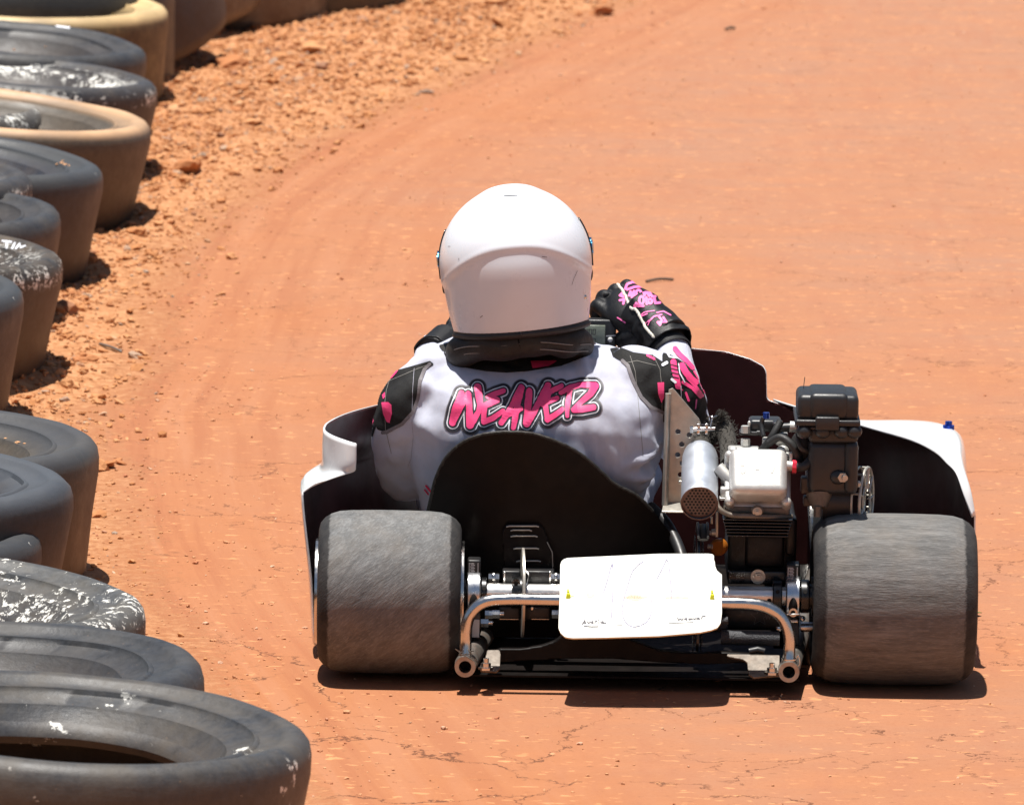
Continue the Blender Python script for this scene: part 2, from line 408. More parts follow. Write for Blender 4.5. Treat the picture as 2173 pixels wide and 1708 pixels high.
def bvh_of(objs):
    vs = []; fs = []
    for o in objs:
        off = len(vs); vs += [tuple(o.matrix_world @ v.co) for v in o.data.vertices]; fs += [tuple(i+off for i in p.vertices) for p in o.data.polygons]
    return BVHTree.FromPolygons(vs, fs)
def stick(name, f, bounds, res, bvh, mt, parent, off=0.0008, maxdist=None, label=None, largest=False):
    """print laid on a curved surface, thin, following it"""
    v2, f2 = patch2d(f, bounds, res); vs = []; ok = []
    for x, y in v2:
        d = ray(x, y).normalized(); h = bvh.ray_cast(CAM, d)
        if h[0] is None: vs.append((0, 0, 0)); ok.append(False); continue
        n = h[1]
        if n.dot(d) > 0: n = -n
        vs.append(tuple(h[0]+n*off)); ok.append(True)
    fs = []
    for q in f2:
        if not all(ok[i] for i in q): continue
        P = [Vector(vs[i]) for i in q]
        if max((P[i]-P[i-1]).length for i in range(len(P))) > (maxdist or res/1250*9): continue
        fs.append(q)
    b = MB(); b.add(vs, fs)
    o = b.build(name, mt, None, True, 60, fixn=False)
    bm = bmesh.new(); bm.from_mesh(o.data); bmesh.ops.delete(bm, geom=[v for v in bm.verts if not v.link_faces], context='VERTS')
    if largest:
        left = set(bm.faces); best = []
        while left:
            st = [left.pop()]; grp = [st[0]]
            while st:
                fc = st.pop()
                for e in fc.edges:
                    for g in e.link_faces:
                        if g in left: left.discard(g); st.append(g); grp.append(g)
            if len(grp) > len(best): best = grp
        bs = set(best); bmesh.ops.delete(bm, geom=[fc for fc in bm.faces if fc not in bs], context='FACES')
    for fc in bm.faces:
        if fc.normal.dot(CAM-fc.calc_center_median()) < 0: fc.normal_flip()
    bm.to_mesh(o.data); bm.free()
    if parent: adopt(o, parent)
    if label: o['label'] = label
    return o

def remesh(o, vox, smooth_it=6, fac=0.5):
    md = o.modifiers.new('r', 'REMESH'); md.mode = 'VOXEL'; md.voxel_size = vox; md.use_smooth_shade = True
    if smooth_it:
        ms = o.modifiers.new('s', 'SMOOTH'); ms.iterations = smooth_it; ms.factor = fac
    dg = bpy.context.evaluated_depsgraph_get(); dg.update()
    me = bpy.data.meshes.new_from_object(o.evaluated_get(dg)); o.modifiers.clear(); old = o.data; o.data = me
    me.polygons.foreach_set('use_smooth', [True]*len(me.polygons)); bpy.data.meshes.remove(old)
    return o

# ================================================================== STRUCTURE
def bnd_px():   # right edge of the loose gravel, read off the photograph
    return [(1420, -60), (1300, 10), (1100, 100), (920, 185), (720, 275), (570, 360), (450, 450), (360, 600), (290, 750), (215, 870), (215, 1000), (235, 1150), (330, 1330), (470, 1500), (620, 1700), (760, 1900)]
BW = sorted([(gnd(*p).y, gnd(*p).x) for p in bnd_px()])
BY = np.array([b[0] for b in BW]); BX = np.array([b[1] for b in BW])
def bx_at(y): return np.interp(y, BY, BX)

# fractal value noise in numpy
def vnoise(X, Y, sc, seed=0, oct=4):
    out = np.zeros_like(X, float); amp = 1.0; tot = 0
    for o in range(oct):
        r = np.random.default_rng(seed+o*13); T = r.random((256, 256))
        x = X*sc*2**o+17.3*o; y = Y*sc*2**o+5.1*o
        xi = np.floor(x).astype(int); yi = np.floor(y).astype(int); fx = x-xi; fy = y-yi
        fx = fx*fx*(3-2*fx); fy = fy*fy*(3-2*fy); xi &= 255; yi &= 255; x2 = (xi+1) & 255; y2 = (yi+1) & 255
        out += amp*((T[yi, xi]*(1-fx)+T[yi, x2]*fx)*(1-fy)+(T[y2, xi]*(1-fx)+T[y2, x2]*fx)*fy); tot += amp; amp *= 0.55
    return out/tot-0.5
def gravel_w(X, Y):
    d = bx_at(Y)-X + 0.14*vnoise(X, Y, 3, 50)
    return np.clip(d/0.26+0.45, 0, 1)
def ground_h(X, Y):
    g = gravel_w(X, Y)
    strong = np.clip((Y-1.1)/1.2, 0.12, 1)   # the loose bank fades out beside the kart
    h = g*strong*(0.055*vnoise(X, Y, 3.0, 3)+0.024*vnoise(X, Y, 11, 9, 3)+0.014*vnoise(X, Y, 34, 21, 2))
    h += g*np.clip((bx_at(Y)-X-0.1)*0.05, 0, 0.02)
    h += (1-g)*(0.006*vnoise(X, Y, 1.3, 77, 3))
    return h-0.002
fx = np.arange(-1.75, 2.15, 0.018); fy = np.arange(-1.5, 11.6, 0.028)
def ext(a, lo, hi):
    s = a[1]-a[0]; L1 = []; x = a[0]; k = s
    while x > lo: k *= 1.45; x -= k; L1.append(x)
    L2 = []; x = a[-1]; k = s
    while x < hi: k *= 1.45; x += k; L2.append(x)
    return np.concatenate([L1[::-1], a, L2])
gx = ext(fx, -600, 600); gy = ext(fy, -600, 900)
GX, GY = np.meshgrid(gx, gy); GZ = ground_h(GX, GY)
near = (np.abs(GX) < 6) & (GY > -6) & (GY < 18); GZ = np.where(near, GZ, 0.0)
GG = gravel_w(GX, GY)
def grid_obj(name, xmask, mt):
    ny, nx = GX.shape; idx = -np.ones((ny, nx), int)
    cm = xmask; keep = np.zeros((ny, nx), bool)
    keep[:-1, :-1] |= cm; keep[1:, :-1] |= cm; keep[:-1, 1:] |= cm; keep[1:, 1:] |= cm
    idx[keep] = np.arange(keep.sum()); V = np.stack([GX[keep], GY[keep], GZ[keep]], 1)
    j, i = np.nonzero(cm); F = np.stack([idx[j, i], idx[j, i+1], idx[j+1, i+1], idx[j+1, i]], 1)
    me = bpy.data.meshes.new(name); me.vertices.add(len(V)); me.vertices.foreach_set('co', V.ravel())
    me.loops.add(F.size); me.loops.foreach_set('vertex_index', F.ravel().astype(np.int32))
    me.polygons.add(len(F)); me.polygons.foreach_set('loop_start', np.arange(0, F.size, 4, dtype=np.int32)); me.polygons.foreach_set('loop_total', np.full(len(F), 4, np.int32))
    me.update(); me.validate(); me.polygons.foreach_set('use_smooth', [True]*len(F))
    at_ = me.attributes.new('gv', 'FLOAT', 'POINT'); at_.data.foreach_set('value', GG[keep].astype(np.float32))
    at2 = me.attributes.new('ed', 'FLOAT', 'POINT'); at2.data.foreach_set('value', (GX-bx_at(GY))[keep].astype(np.float32))
    me.materials.append(mt); o = bpy.data.objects.new(name, me); COL.objects.link(o); o['kind'] = 'structure'; return o

def ground_material():
    m = bpy.data.materials.new('red_clay'); t, p = nodes(m)
    v = coords(t); vx = coords(t, (0.35, 1, 1)); vy = coords(t, (1, 0.12, 1), (0, 0, R(-9)))
    big = nz(t, v, 1.1, 5, 0.6); mid = nz(t, vx, 9, 6, 0.65); fine = nz(t, v, 130, 5, 0.7); streak = nz(t, vy, 16, 4, 0.6)
    ed = N(t, 'ShaderNodeAttribute', attribute_name='ed').outputs['Fac']
    sx = t.nodes.new('ShaderNodeSeparateXYZ'); L(t, v, sx.inputs[0])
    # paler, pinker clay up the track and to the right; more orange near us and along the edge
    pos = mth(t, 'ADD', mth(t, 'MULTIPLY', sx.outputs[1], 0.016), mth(t, 'MULTIPLY', sx.outputs[0], 0.05))
    big = mth(t, 'ADD', mth(t, 'MULTIPLY', big, 0.7), mth(t, 'ADD', pos, 0.10))
    c = ramp(t, big, [(0.36, (0.365, 0.145, 0.062)), (0.48, (0.350, 0.156, 0.082)), (0.66, (0.335, 0.168, 0.102))]).outputs[0]
    c = mix(t, ramp(t, mid, [(0.42, 0.0), (0.66, 0.5)]).outputs[0], c, (0.41, 0.172, 0.080))
    c = mix(t, ramp(t, streak, [(0.35, 0.35), (0.5, 0.0)]).outputs[0], c, (0.33, 0.135, 0.075))
    c = mix(t, ramp(t, fine, [(0.30, 0.4), (0.5, 0.0)]).outputs[0], c, (0.28, 0.105, 0.05))
    cv = t.nodes.new('ShaderNodeCombineXYZ'); L(t, mth(t, 'MULTIPLY', ed, 9.0), cv.inputs[0]); L(t, mth(t, 'MULTIPLY', sx.outputs[1], 0.35), cv.inputs[1])
    wb = nz(t, cv.outputs[0], 1.6, 6, 0.65); near_edge = ramp(t, ed, [(0.0, 1.0), (0.75, 0.0)]).outputs[0]
    c = mix(t, mth(t, 'MULTIPLY', near_edge, 0.75), c, (0.37, 0.145, 0.062))
    c = mix(t, mth(t, 'MULTIPLY', near_edge, ramp(t, wb, [(0.40, 0.38), (0.50, 0.0)]).outputs[0]), c, (0.27, 0.085, 0.038))
    c = mix(t, mth(t, 'MULTIPLY', near_edge, ramp(t, wb, [(0.53, 0.0), (0.62, 0.35)]).outputs[0]), c, (0.42, 0.20, 0.11))
    # pale flakes pressed into the clay
    fl = nz(t, coords(t, (0.55, 1, 1)), 48, 3, 0.55); flm = nz(t, v, 4.5, 3)
    f = mth(t, 'MULTIPLY', ramp(t, fl, [(0.625, 0.0), (0.665, 0.85)]).outputs[0], ramp(t, flm, [(0.36, 0.25), (0.6, 1.0)]).outputs[0])
    c = mix(t, f, c, (0.60, 0.285, 0.125))
    # tiny pits
    pt = nz(t, coords(t, (0.5, 1, 1)), 75, 2, 0.5)
    c = mix(t, ramp(t, pt, [(0.25, 0.7), (0.31, 0.0)]).outputs[0], c, (0.14, 0.06, 0.03))
    # drying cracks
    def crack(scale, dist, width, seed, thr):
        mp = t.nodes.new('ShaderNodeMapping'); L(t, v, mp.inputs[0]); mp.inputs['Location'].default_value = (seed, seed*2, 0)
        nn = N(t, 'ShaderNodeTexNoise', Scale=7.0, Detail=6.0, Roughness=0.65); L(t, mp.outputs[0], nn.inputs[0])
        vm = t.nodes.new('ShaderNodeVectorMath'); vm.operation = 'MULTIPLY_ADD'; L(t, nn.outputs[1], vm.inputs[0])
        vm.inputs[1].default_value = (dist, dist, 0); L(t, mp.outputs[0], vm.inputs[2])
        vo = N(t, 'ShaderNodeTexVoronoi', feature='DISTANCE_TO_EDGE', Scale=scale); vo.voronoi_dimensions = '2D'; L(t, vm.outputs[0], vo.inputs[0])
        wn = nz(t, mp.outputs[0], 11, 3); wd = mth(t, 'MULTIPLY', ramp(t, wn, [(0.38, 0.12), (0.68, 1.0)]).outputs[0], width*scale)
        k = mth(t, 'LESS_THAN', vo.outputs[0], wd)
        ms = ramp(t, nz(t, mp.outputs[0], 2.3, 3), [(thr, 0.0), (thr+0.03, 1.0)]).outputs[0]
        return mth(t, 'MULTIPLY', k, ms)
    k1 = crack(1.9, 0.30, 0.0062, 3.3, 0.45); k2 = crack(4.6, 0.2, 0.0038, 9.1, 0.53)
    kk = mth(t, 'MAXIMUM', k1, mth(t, 'MULTIPLY', k2, 0.7))
    at_ = N(t, 'ShaderNodeAttribute', attribute_name='gv')
    inv = mth(t, 'SUBTRACT', 1.0, ramp(t, at_.outputs['Fac'], [(0.1, 0.0), (0.6, 1.0)]).outputs[0])
    kk = mth(t, 'MULTIPLY', mth(t, 'MULTIPLY', kk, inv), ramp(t, mth(t, 'ADD', mth(t, 'MULTIPLY', sx.outputs[1], 0.1), 0.2), [(0.15, 1.0), (0.75, 0.25)]).outputs[0])
    c = mix(t, mth(t, 'MULTIPLY', kk, 0.85), c, (0.12, 0.045, 0.022))
    # loose gravelly soil
    g1 = nz(t, v, 38, 6, 0.75); g2 = nz(t, v, 5, 4)
    gc = ramp(t, g1, [(0.3, (0.22, 0.085, 0.034)), (0.45, (0.41, 0.18, 0.074)), (0.6, (0.55, 0.275, 0.135))]).outputs[0]  # low spots coloured darker to suggest shade in the crevices
    gc = mix(t, ramp(t, g2, [(0.4, 0.0), (0.7, 0.35)]).outputs[0], gc, (0.48, 0.22, 0.10))
    edge = mth(t, 'ADD', at_.outputs['Fac'], mth(t, 'MULTIPLY', mth(t, 'SUBTRACT', g1, 0.5), 1.3))
    gf = ramp(t, edge, [(0.2, 0.0), (0.75, 1.0)]).outputs[0]
    c = mix(t, gf, c, gc)
    L(t, c, p.inputs['Base Color']); p.inputs['Roughness'].default_value = 0.85; p.inputs['Specular IOR Level'].default_value = 0.25
    hh = mth(t, 'ADD', mth(t, 'MULTIPLY', fine, 0.25), mth(t, 'ADD', mth(t, 'MULTIPLY', mid, 0.5), mth(t, 'MULTIPLY', kk, -1.2)))
    hh = mth(t, 'ADD', hh, mth(t, 'MULTIPLY', mth(t, 'MULTIPLY', g1, gf), 2.2))
    bump(t, p, hh, 0.6, 0.006)
    return m
gm = ground_material()
cx = (GX[:-1, :-1]+GX[1:, 1:])/2; cy = (GY[:-1, :-1]+GY[1:, 1:])/2
left = cx < bx_at(cy)
grid_obj('gravel_verge', left, gm); grid_obj('clay_track', ~left, gm)

# ---- loose stones
def stone_material(name, cols):
    m = bpy.data.materials.new(name); t, p = nodes(m); g = t.nodes.new('ShaderNodeNewGeometry')
    c = ramp(t, g.outputs['Random Per Island'], cols).outputs[0]
    n = nz(t, coords(t), 90, 4); c = mix(t, ramp(t, n, [(0.4, 0.0), (0.65, 0.5)]).outputs[0], c, (0.36, 0.14, 0.06))
    L(t, c, p.inputs['Base Color']); p.inputs['Roughness'].default_value = 0.9; p.inputs['Specular IOR Level'].default_value = 0.2
    bump(t, p, n, 0.5, 0.004); return m
def ico(sub):
    bm = bmesh.new(); bmesh.ops.create_icosphere(bm, subdivisions=sub, radius=1); bm.verts.index_update()
    v = np.array([x.co for x in bm.verts]); f = np.array([[q.index for q in x.verts] for x in bm.faces]); bm.free(); return v, f
def stones(name, P, S, sub, mt, label, cat, squash=(0.35, 0.75), sink=0.35, smooth=False):
    bv, bf = ico(sub); n = len(P); r = np.random.default_rng(len(P)); nv = len(bv)
    jit = 1+0.30*(r.random((n, nv, 1))-0.5)*2
    V = bv[None]*jit
    V = V*np.stack([r.uniform(0.75, 1.4, n), r.uniform(0.6, 1.1, n), r.uniform(*squash, n)], 1)[:, None, :]
    a = r.uniform(0, 6.28, n); ca, sa = np.cos(a), np.sin(a); tl = r.uniform(-0.5, 0.5, n); ct, st = np.cos(tl), np.sin(tl)
    x, y, z = V[..., 0], V[..., 1], V[..., 2]
    x, z = x*ct[:, None]+z*st[:, None], -x*st[:, None]+z*ct[:, None]
    x, y = x*ca[:, None]-y*sa[:, None], x*sa[:, None]+y*ca[:, None]
    V = np.stack([x, y, z], 2)*S[:, None, None]
    hz = ground_h(P[:, 0], P[:, 1])+S*(1-sink)*0.45
    V += np.stack([P[:, 0], P[:, 1], hz], 1)[:, None, :]
    F = (bf[None]+(np.arange(n)*nv)[:, None, None]).reshape(-1, 3); V = V.reshape(-1, 3)
    me = bpy.data.meshes.new(name); me.vertices.add(len(V)); me.vertices.foreach_set('co', V.ravel())
    me.loops.add(F.size); me.loops.foreach_set('vertex_index', F.ravel().astype(np.int32))
    me.polygons.add(len(F)); me.polygons.foreach_set('loop_start', np.arange(0, F.size, 3, dtype=np.int32)); me.polygons.foreach_set('loop_total', np.full(len(F), 3, np.int32))
    me.update(); me.polygons.foreach_set('use_smooth', [smooth]*len(F)); me.materials.append(mt)
    o = bpy.data.objects.new(name, me); COL.objects.link(o); return tag(o, label, cat, None, 'stuff')
sm = stone_material('gravel_stone', [(0.0, (0.42, 0.175, 0.066)), (0.3, (0.51, 0.235, 0.098)), (0.55, (0.58, 0.30, 0.14)), (0.76, (0.42, 0.165, 0.066)), (0.88, (0.62, 0.36, 0.19)), (0.94, (0.34, 0.27, 0.21)), (1.0, (0.33, 0.15, 0.08))])
def scatter(n, xr, yr, wfun, seed):
    r = np.random.default_rng(seed); P = np.stack([r.uniform(*xr, n), r.uniform(*yr, n)], 1)
    return P[r.random(n) < wfun(P[:, 0], P[:, 1])]
def w_gravel(X, Y):
    g = np.clip((bx_at(Y)-X)/0.42+0.42, 0, 1)**2.2; clump = np.clip(vnoise(X, Y, 5, 31)*2.5+0.9, 0.35, 1)
    return g*clump*np.clip((Y-0.6)/1.5, 0.15, 1)
P = scatter(210000, (-1.35, 1.1), (-0.6, 11.6), w_gravel, 1); r = np.random.default_rng(5)
S = np.clip(r.lognormal(math.log(0.0038), 0.48, len(P)), 0.0018, 0.014)
stones('fine_gravel', P, S, 1, sm, 'fine orange gravel covering the bank beside the clay track', 'gravel')
P = scatter(5600, (-1.35, 1.1), (0.6, 11.6), w_gravel, 2); S = np.clip(r.lognormal(math.log(0.0100), 0.48, len(P)), 0.006, 0.040)
stones('gravel_stones', P, S, 2, sm, 'larger orange stones lying loose between the old tyres and the track', 'stones', sink=0.5)
sm2 = stone_material('track_pebble', [(0.0, (0.55, 0.27, 0.14)), (0.5, (0.62, 0.34, 0.18)), (0.8, (0.45, 0.17, 0.09)), (1.0, (0.66, 0.46, 0.32))])
def w_track(X, Y): return np.where(X > bx_at(Y)-0.1, np.clip(0.06+np.exp(-(X-bx_at(Y))*3.0)*0.9, 0, 1), 0)*np.clip(vnoise(X, Y, 4, 8)*2.5+0.6, 0.1, 1)
P = scatter(36000, (-1.0, 1.9), (-1.3, 11.6), w_track, 3); S = np.clip(r.lognormal(math.log(0.0021), 0.4, len(P)), 0.0012, 0.006)
stones('track_pebbles', P, S, 1, sm2, 'tiny pale pebbles and crumbs scattered over the hard clay track', 'pebbles', sink=0.3)

# ---- the old tyres lying along the edge of the track
def tyre_profile(R_, h, hole, taper=0.02):
    p = [(hole, 0.050), (hole+0.03, 0.022), (R_*0.80, 0.002), (R_-0.030-taper, 0.0), (R_-0.010-taper, 0.012), (R_-0.004-taper*0.8, 0.04), (R_-0.002-taper*0.4, h*0.5),
         (R_, h*0.80), (R_-0.001, h-0.030), (R_-0.005, h-0.015), (R_-0.014, h-0.005), (R_-0.026, h), (R_-0.038, h-0.001), (R_-0.046, h-0.004), (R_-0.050, h-0.010), (R_-0.078, h-0.015), (R_-0.081, h-0.012), (R_-0.086, h-0.012), (R_-0.089, h-0.020), (R_-0.125, h-0.033), (R_-0.128, h-0.030), (R_-0.131, h-0.035), (hole+0.022, h-0.056),
         (hole+0.014, h-0.052), (hole+0.002, h-0.060), (hole-0.003, h-0.072), (hole+0.004, h-0.084),
         (hole+0.05, h-0.076), (R_-0.055, h-0.034), (R_-0.028, h-0.06), (R_-0.022, h*0.5), (R_-0.045, 0.05), (hole+0.03, 0.05), (hole+0.002, 0.062)]
    return p
SM = {
 'charcoal': stack_mat('charcoal_tyre', (0.030, 0.032, 0.036), (0.070, 0.062, 0.054), 0.45, seed=1),
 'blueblack': stack_mat('blue_black_tyre', (0.022, 0.027, 0.038), (0.075, 0.055, 0.040), 0.35, 0.05, (0.262, 0.285), 20, seed=2, top=(0.048, 0.050, 0.052)),
 'brown': stack_mat('brown_dusty_tyre', (0.060, 0.052, 0.040), (0.10, 0.076, 0.052), 0.7, seed=3, top=(0.055, 0.055, 0.057)),
 'tan': stack_mat('tan_dusty_tyre', (0.070, 0.060, 0.046), (0.10, 0.075, 0.05), 0.6, seed=4, top=(0.55, 0.34, 0.19)),
 'white_rim': stack_mat('tyre_with_white_rubbed_shoulder', (0.030, 0.033, 0.040), (0.085, 0.065, 0.045), 0.5, 1.0, (0.215, 0.236), 60, seed=5),
 'white_top': stack_mat('tyre_with_white_flakes', (0.060, 0.063, 0.066), (0.13, 0.11, 0.08), 0.5, 0.80, (0.19, 0.40), 52, seed=6),
 'speckled': stack_mat('speckled_tyre', (0.030, 0.029, 0.028), (0.13, 0.09, 0.055), 0.6, 1.02, (0.218, 0.248), 80, seed=7),
 'cracked': stack_mat('cracked_tyre', (0.028, 0.031, 0.037), (0.055, 0.05, 0.045), 0.5, seed=8, top=(0.062, 0.068, 0.078)),
 'ochre': stack_mat('ochre_tyre', (0.15, 0.105, 0.042), (0.06, 0.035, 0.02), 0.8, seed=9, top=(0.62, 0.44, 0.22)),
 'charcoal2': stack_mat('scuffed_charcoal_tyre', (0.036, 0.038, 0.042), (0.105, 0.085, 0.062), 0.6, 0.42, (0.10, 0.26), 26, seed=21),
 'tipped': stack_mat('black_tyre_with_dusty_base', (0.034, 0.032, 0.040), (0.12, 0.06, 0.025), 0.35, seed=15),
 'greytan': stack_mat('grey_tan_tyre', (0.20, 0.16, 0.12), (0.26, 0.15, 0.08), 0.6, seed=12),
}
TYRES = []
def old_tyre(xr, yb, label, mt, R_=0.368, h=0.272, hole=0.195, tilt=(0, 0), taper=0.02, z=0.0, sag=0.0, noisy=0.0028):
    """xr, yb: where the right hand edge of the tyre meets the ground in the photograph"""
    g = gnd(xr, yb); c = Vector((g.x-R_+taper, g.y, 0)); c.z = z
    b = MB(); b.lathe(tyre_profile(R_, h, hole, taper), n=120, closed=True)
    sd = len(TYRES)*7.7
    out = []
    for x, y, zz in b.v:
        rr = math.hypot(x, y); a = math.atan2(y, x)
        k = noisy*(mnoise.noise(Vector((math.cos(a)*1.3+sd, math.sin(a)*1.3, zz*3)))*2.0+mnoise.noise(Vector((x*9+sd, y*9, zz*9)))*0.5)
        out.append((x+k*math.cos(a), y+k*math.sin(a), zz+k*0.8))
    b.v = out
    o = b.build('old_tyre', SM[mt], None, True, 50)
    o.location = c; o.rotation_euler = (R(tilt[0]), R(tilt[1]), random.uniform(0, 0.3)); o.data.name = 'old_tyre'
    tag(o, label, 'tyre', 'old slick tyres laid along the track edge'); TYRES.append(o); return o
ty = {}
ty['A'] = old_tyre(612, 1985, 'big charcoal tyre nearest the camera at the bottom left, its round hole open to view', 'charcoal2', tilt=(0, 3.5), h=0.278, z=0.045)
ty['B'] = old_tyre(405, 1775, 'smooth dark grey tyre whose upper rim shows just behind the nearest tyre', 'charcoal', tilt=(0, -0.5), h=0.272)
ty['C'] = old_tyre(262, 1590, 'dark tyre with white paint flakes across its top, left of the left rear wheel', 'white_top', tilt=(0.5, 3.5), h=0.262)
ty['C2'] = old_tyre(40, 1430, 'sliver of a rounded black tyre shoulder above the paint flaked tyre', 'blueblack', tilt=(0, 4))
ty['D'] = old_tyre(106, 1392, 'black tyre with a cracked and torn shoulder in front of the tall brown tyre', 'cracked', tilt=(0, 3), h=0.262, noisy=0.006, z=0.060)
ty['E'] = old_tyre(184, 1232, 'tall brown dusty tyre with a smooth grey top, left of the driver seat', 'brown', tilt=(0, 2.5), h=0.268, taper=0.012)
ty['F'] = old_tyre(15, 900, 'plain black tyre cut off by the left edge, below the white lettered tyre', 'blueblack', tilt=(0, 3), z=0.02)
ty['G'] = old_tyre(90, 792, 'mud speckled tyre with white letters on top and a white rubbed shoulder', 'speckled', tilt=(0, 3), h=0.262, taper=0.03)
ty['H'] = old_tyre(103, 685, 'grey tyre with a square edge behind the white lettered tyre', 'charcoal', tilt=(0, 1.5), h=0.25)
ty['J'] = old_tyre(38, 625, 'white streaked tyre end cut off by the left edge, below the blue black tyre', 'white_rim', tilt=(0, 3), h=0.262, z=0.02)
ty['I'] = old_tyre(182, 578, 'blue black tyre with a pale scuffed shoulder and orange crumbs on top', 'blueblack', tilt=(0, 5), h=0.268, taper=0.02)
ty['K'] = old_tyre(279, 462, 'tan topped tyre coated in pale dust with its dark hole showing', 'tan', tilt=(0, 5), h=0.252, taper=0.025)
ty['L'] = old_tyre(72, 425, 'rounded grey tyre with flaking white paint resting over the tan tyre hole', 'white_top', tilt=(0, 3), h=0.235)
ty['M'] = old_tyre(300, 372, 'black tyre with a bright white rubbed shoulder behind the tan topped tyre', 'white_rim', tilt=(0, 5), h=0.255)
ty['N'] = old_tyre(282, 300, 'dark tyre with a small white sticker on its sidewall near the top left corner', 'charcoal', tilt=(0, 4), h=0.255)
ty['O'] = old_tyre(348, 226, 'ochre coloured tyre at the top left with pale yellow dust on top', 'ochre', tilt=(0, 1), h=0.262, taper=0.01)
ty['O2'] = old_tyre(374, 186, 'brown stained tyre showing as a narrow strip right of the ochre tyre', 'brown', tilt=(0, 2), h=0.30, taper=-0.01)
ty['P'] = old_tyre(500, 150, 'black tyre tipped up so its orange dusty underside overhangs the gravel', 'tipped', tilt=(4, -17), h=0.30, taper=0.0, z=0.03)
ty['Q'] = old_tyre(570, 68, 'wrinkled tan tyre leaning up beyond the tipped black tyre', 'greytan', tilt=(4, -11), h=0.28, taper=0.01, z=0.02)
ty['R'] = old_tyre(698, 46, 'grey tan tyre standing flat at the top, left of the green tuft', 'greytan', tilt=(0, 0), h=0.28, taper=0.0)
ty['S'] = old_tyre(858, 24, 'farthest dark brown tyre at the top edge behind the green tuft', 'brown', tilt=(0, 0), h=0.28, taper=0.0)
bpy.context.view_layer.update()
# paint lettering and sticker
def top_print(tk, name, f, bounds, res, mt, label=None):
    bv = bvh_of([ty[tk]]); o = stick(name, f, bounds, res, bv, mt, None, 0.001); 
    mw = ty[tk].matrix_world.inverted(); o.parent = ty[tk]; o.matrix_parent_inverse = mw
    return o
top_print('G', 'white_lettering', sd_poly_strokes([([(6, 512), (24, 514)], 2.4), ([(15, 514), (14, 526)], 2.4), ([(32, 516), (26, 528)], 2.2), ([(34, 528), (42, 518)], 2.0), ([(42, 518), (44, 526), (54, 522)], 1.8)]), (0, 505, 62, 534), 0.8, 'printw')
top_print('N', 'sticker', sd_polygon([(122, 49), (150, 51), (147, 61), (119, 57)], 1), (114, 44, 156, 66), 1.0, 'printw')
# orange crumbs on the tyre tops
def crumbs(tk, pts):
    bv = bvh_of([ty[tk]]); b = MB()
    for x, y, s in pts:
        h = bv.ray_cast(CAM, ray(x, y).normalized())
        if h[0]:
            bm = bmesh.new(); bmesh.ops.create_icosphere(bm, subdivisions=2, radius=s)
            for v in bm.verts: v.co *= random.uniform(0.7, 1.1); v.co.z *= 0.5
            bmesh.ops.translate(bm, vec=h[0], verts=bm.verts); b.addbm(bm)
    for m in clusters(b):
        o = m.build('clay_crumb', sm, None, False); o.parent = ty[tk]; o.matrix_parent_inverse = ty[tk].matrix_world.inverted()
crumbs('I', [(130, 347, .007), (138, 350, .006), (133, 342, .004), (121, 349, .004), (146, 352, .004), (87, 288, .004), (95, 290, .003)])
crumbs('E', [(38, 939, .006), (52, 941, .003), (12, 930, .003)])
crumbs('N', [(30, 106, .004), (96, 100, .003)])

# small things on the ground
def twig(px0, py0, px1, py1, r_, label, mt='twig'):
    a = gnd(px0, py0); c = gnd(px1, py1); b = MB(); mid = (a+c)/2+Vector((0.0, 0.004, 0.003))
    for q in (a, mid, c): q.z = max(q.z, float(ground_h(np.array([q.x]), np.array([q.y]))[0]))+r_
    b.tube(bez([a, mid, c], 6), [r_]*12+[r_*0.5], 8); o = b.build('twig', mt); return tag(o, label, 'twig')
twig(1371, 600, 1430, 596, 0.0030, 'thin dark stick lying on the clay right of the gloved hand')
twig(212, 736, 258, 750, 0.0030, 'thin grey twig lying on the gravel at the left verge', 'rawsteel')
twig(1540, 66, 1560, 64, 0.004, 'short dark twig lying far up the track near the top edge')
b = MB(); c = gnd(2074, 1305)
b.prism([c+Vector((-.006, 0, .004)), c+Vector((0, -.012, .006)), c+Vector((.008, 0, .004)), c+Vector((0, .012, .003))], (0, 0, 0.0012))
tag(b.build('leaf', 'leaf'), 'small green leaf lying beside the right rear tyre', 'leaf')
b = MB(); c = gnd(785, 16)
for i in range(90):
    a = random.uniform(0, 6.28); q = c+Vector((random.gauss(0, .05), random.gauss(0, .04), 0)); l = random.uniform(.02, .055)
    q.z = 0; b.tube([q, q+Vector((math.cos(a)*l*.35, math.sin(a)*l*.35, l*.6)), q+Vector((math.cos(a)*l, math.sin(a)*l, l*.8))], [.0022, .0017, .0004], 4)
tag(b.build('grass_tuft', 'leaf'), 'small tuft of green grass growing in the gravel by the farthest tyres', 'grass tuft')

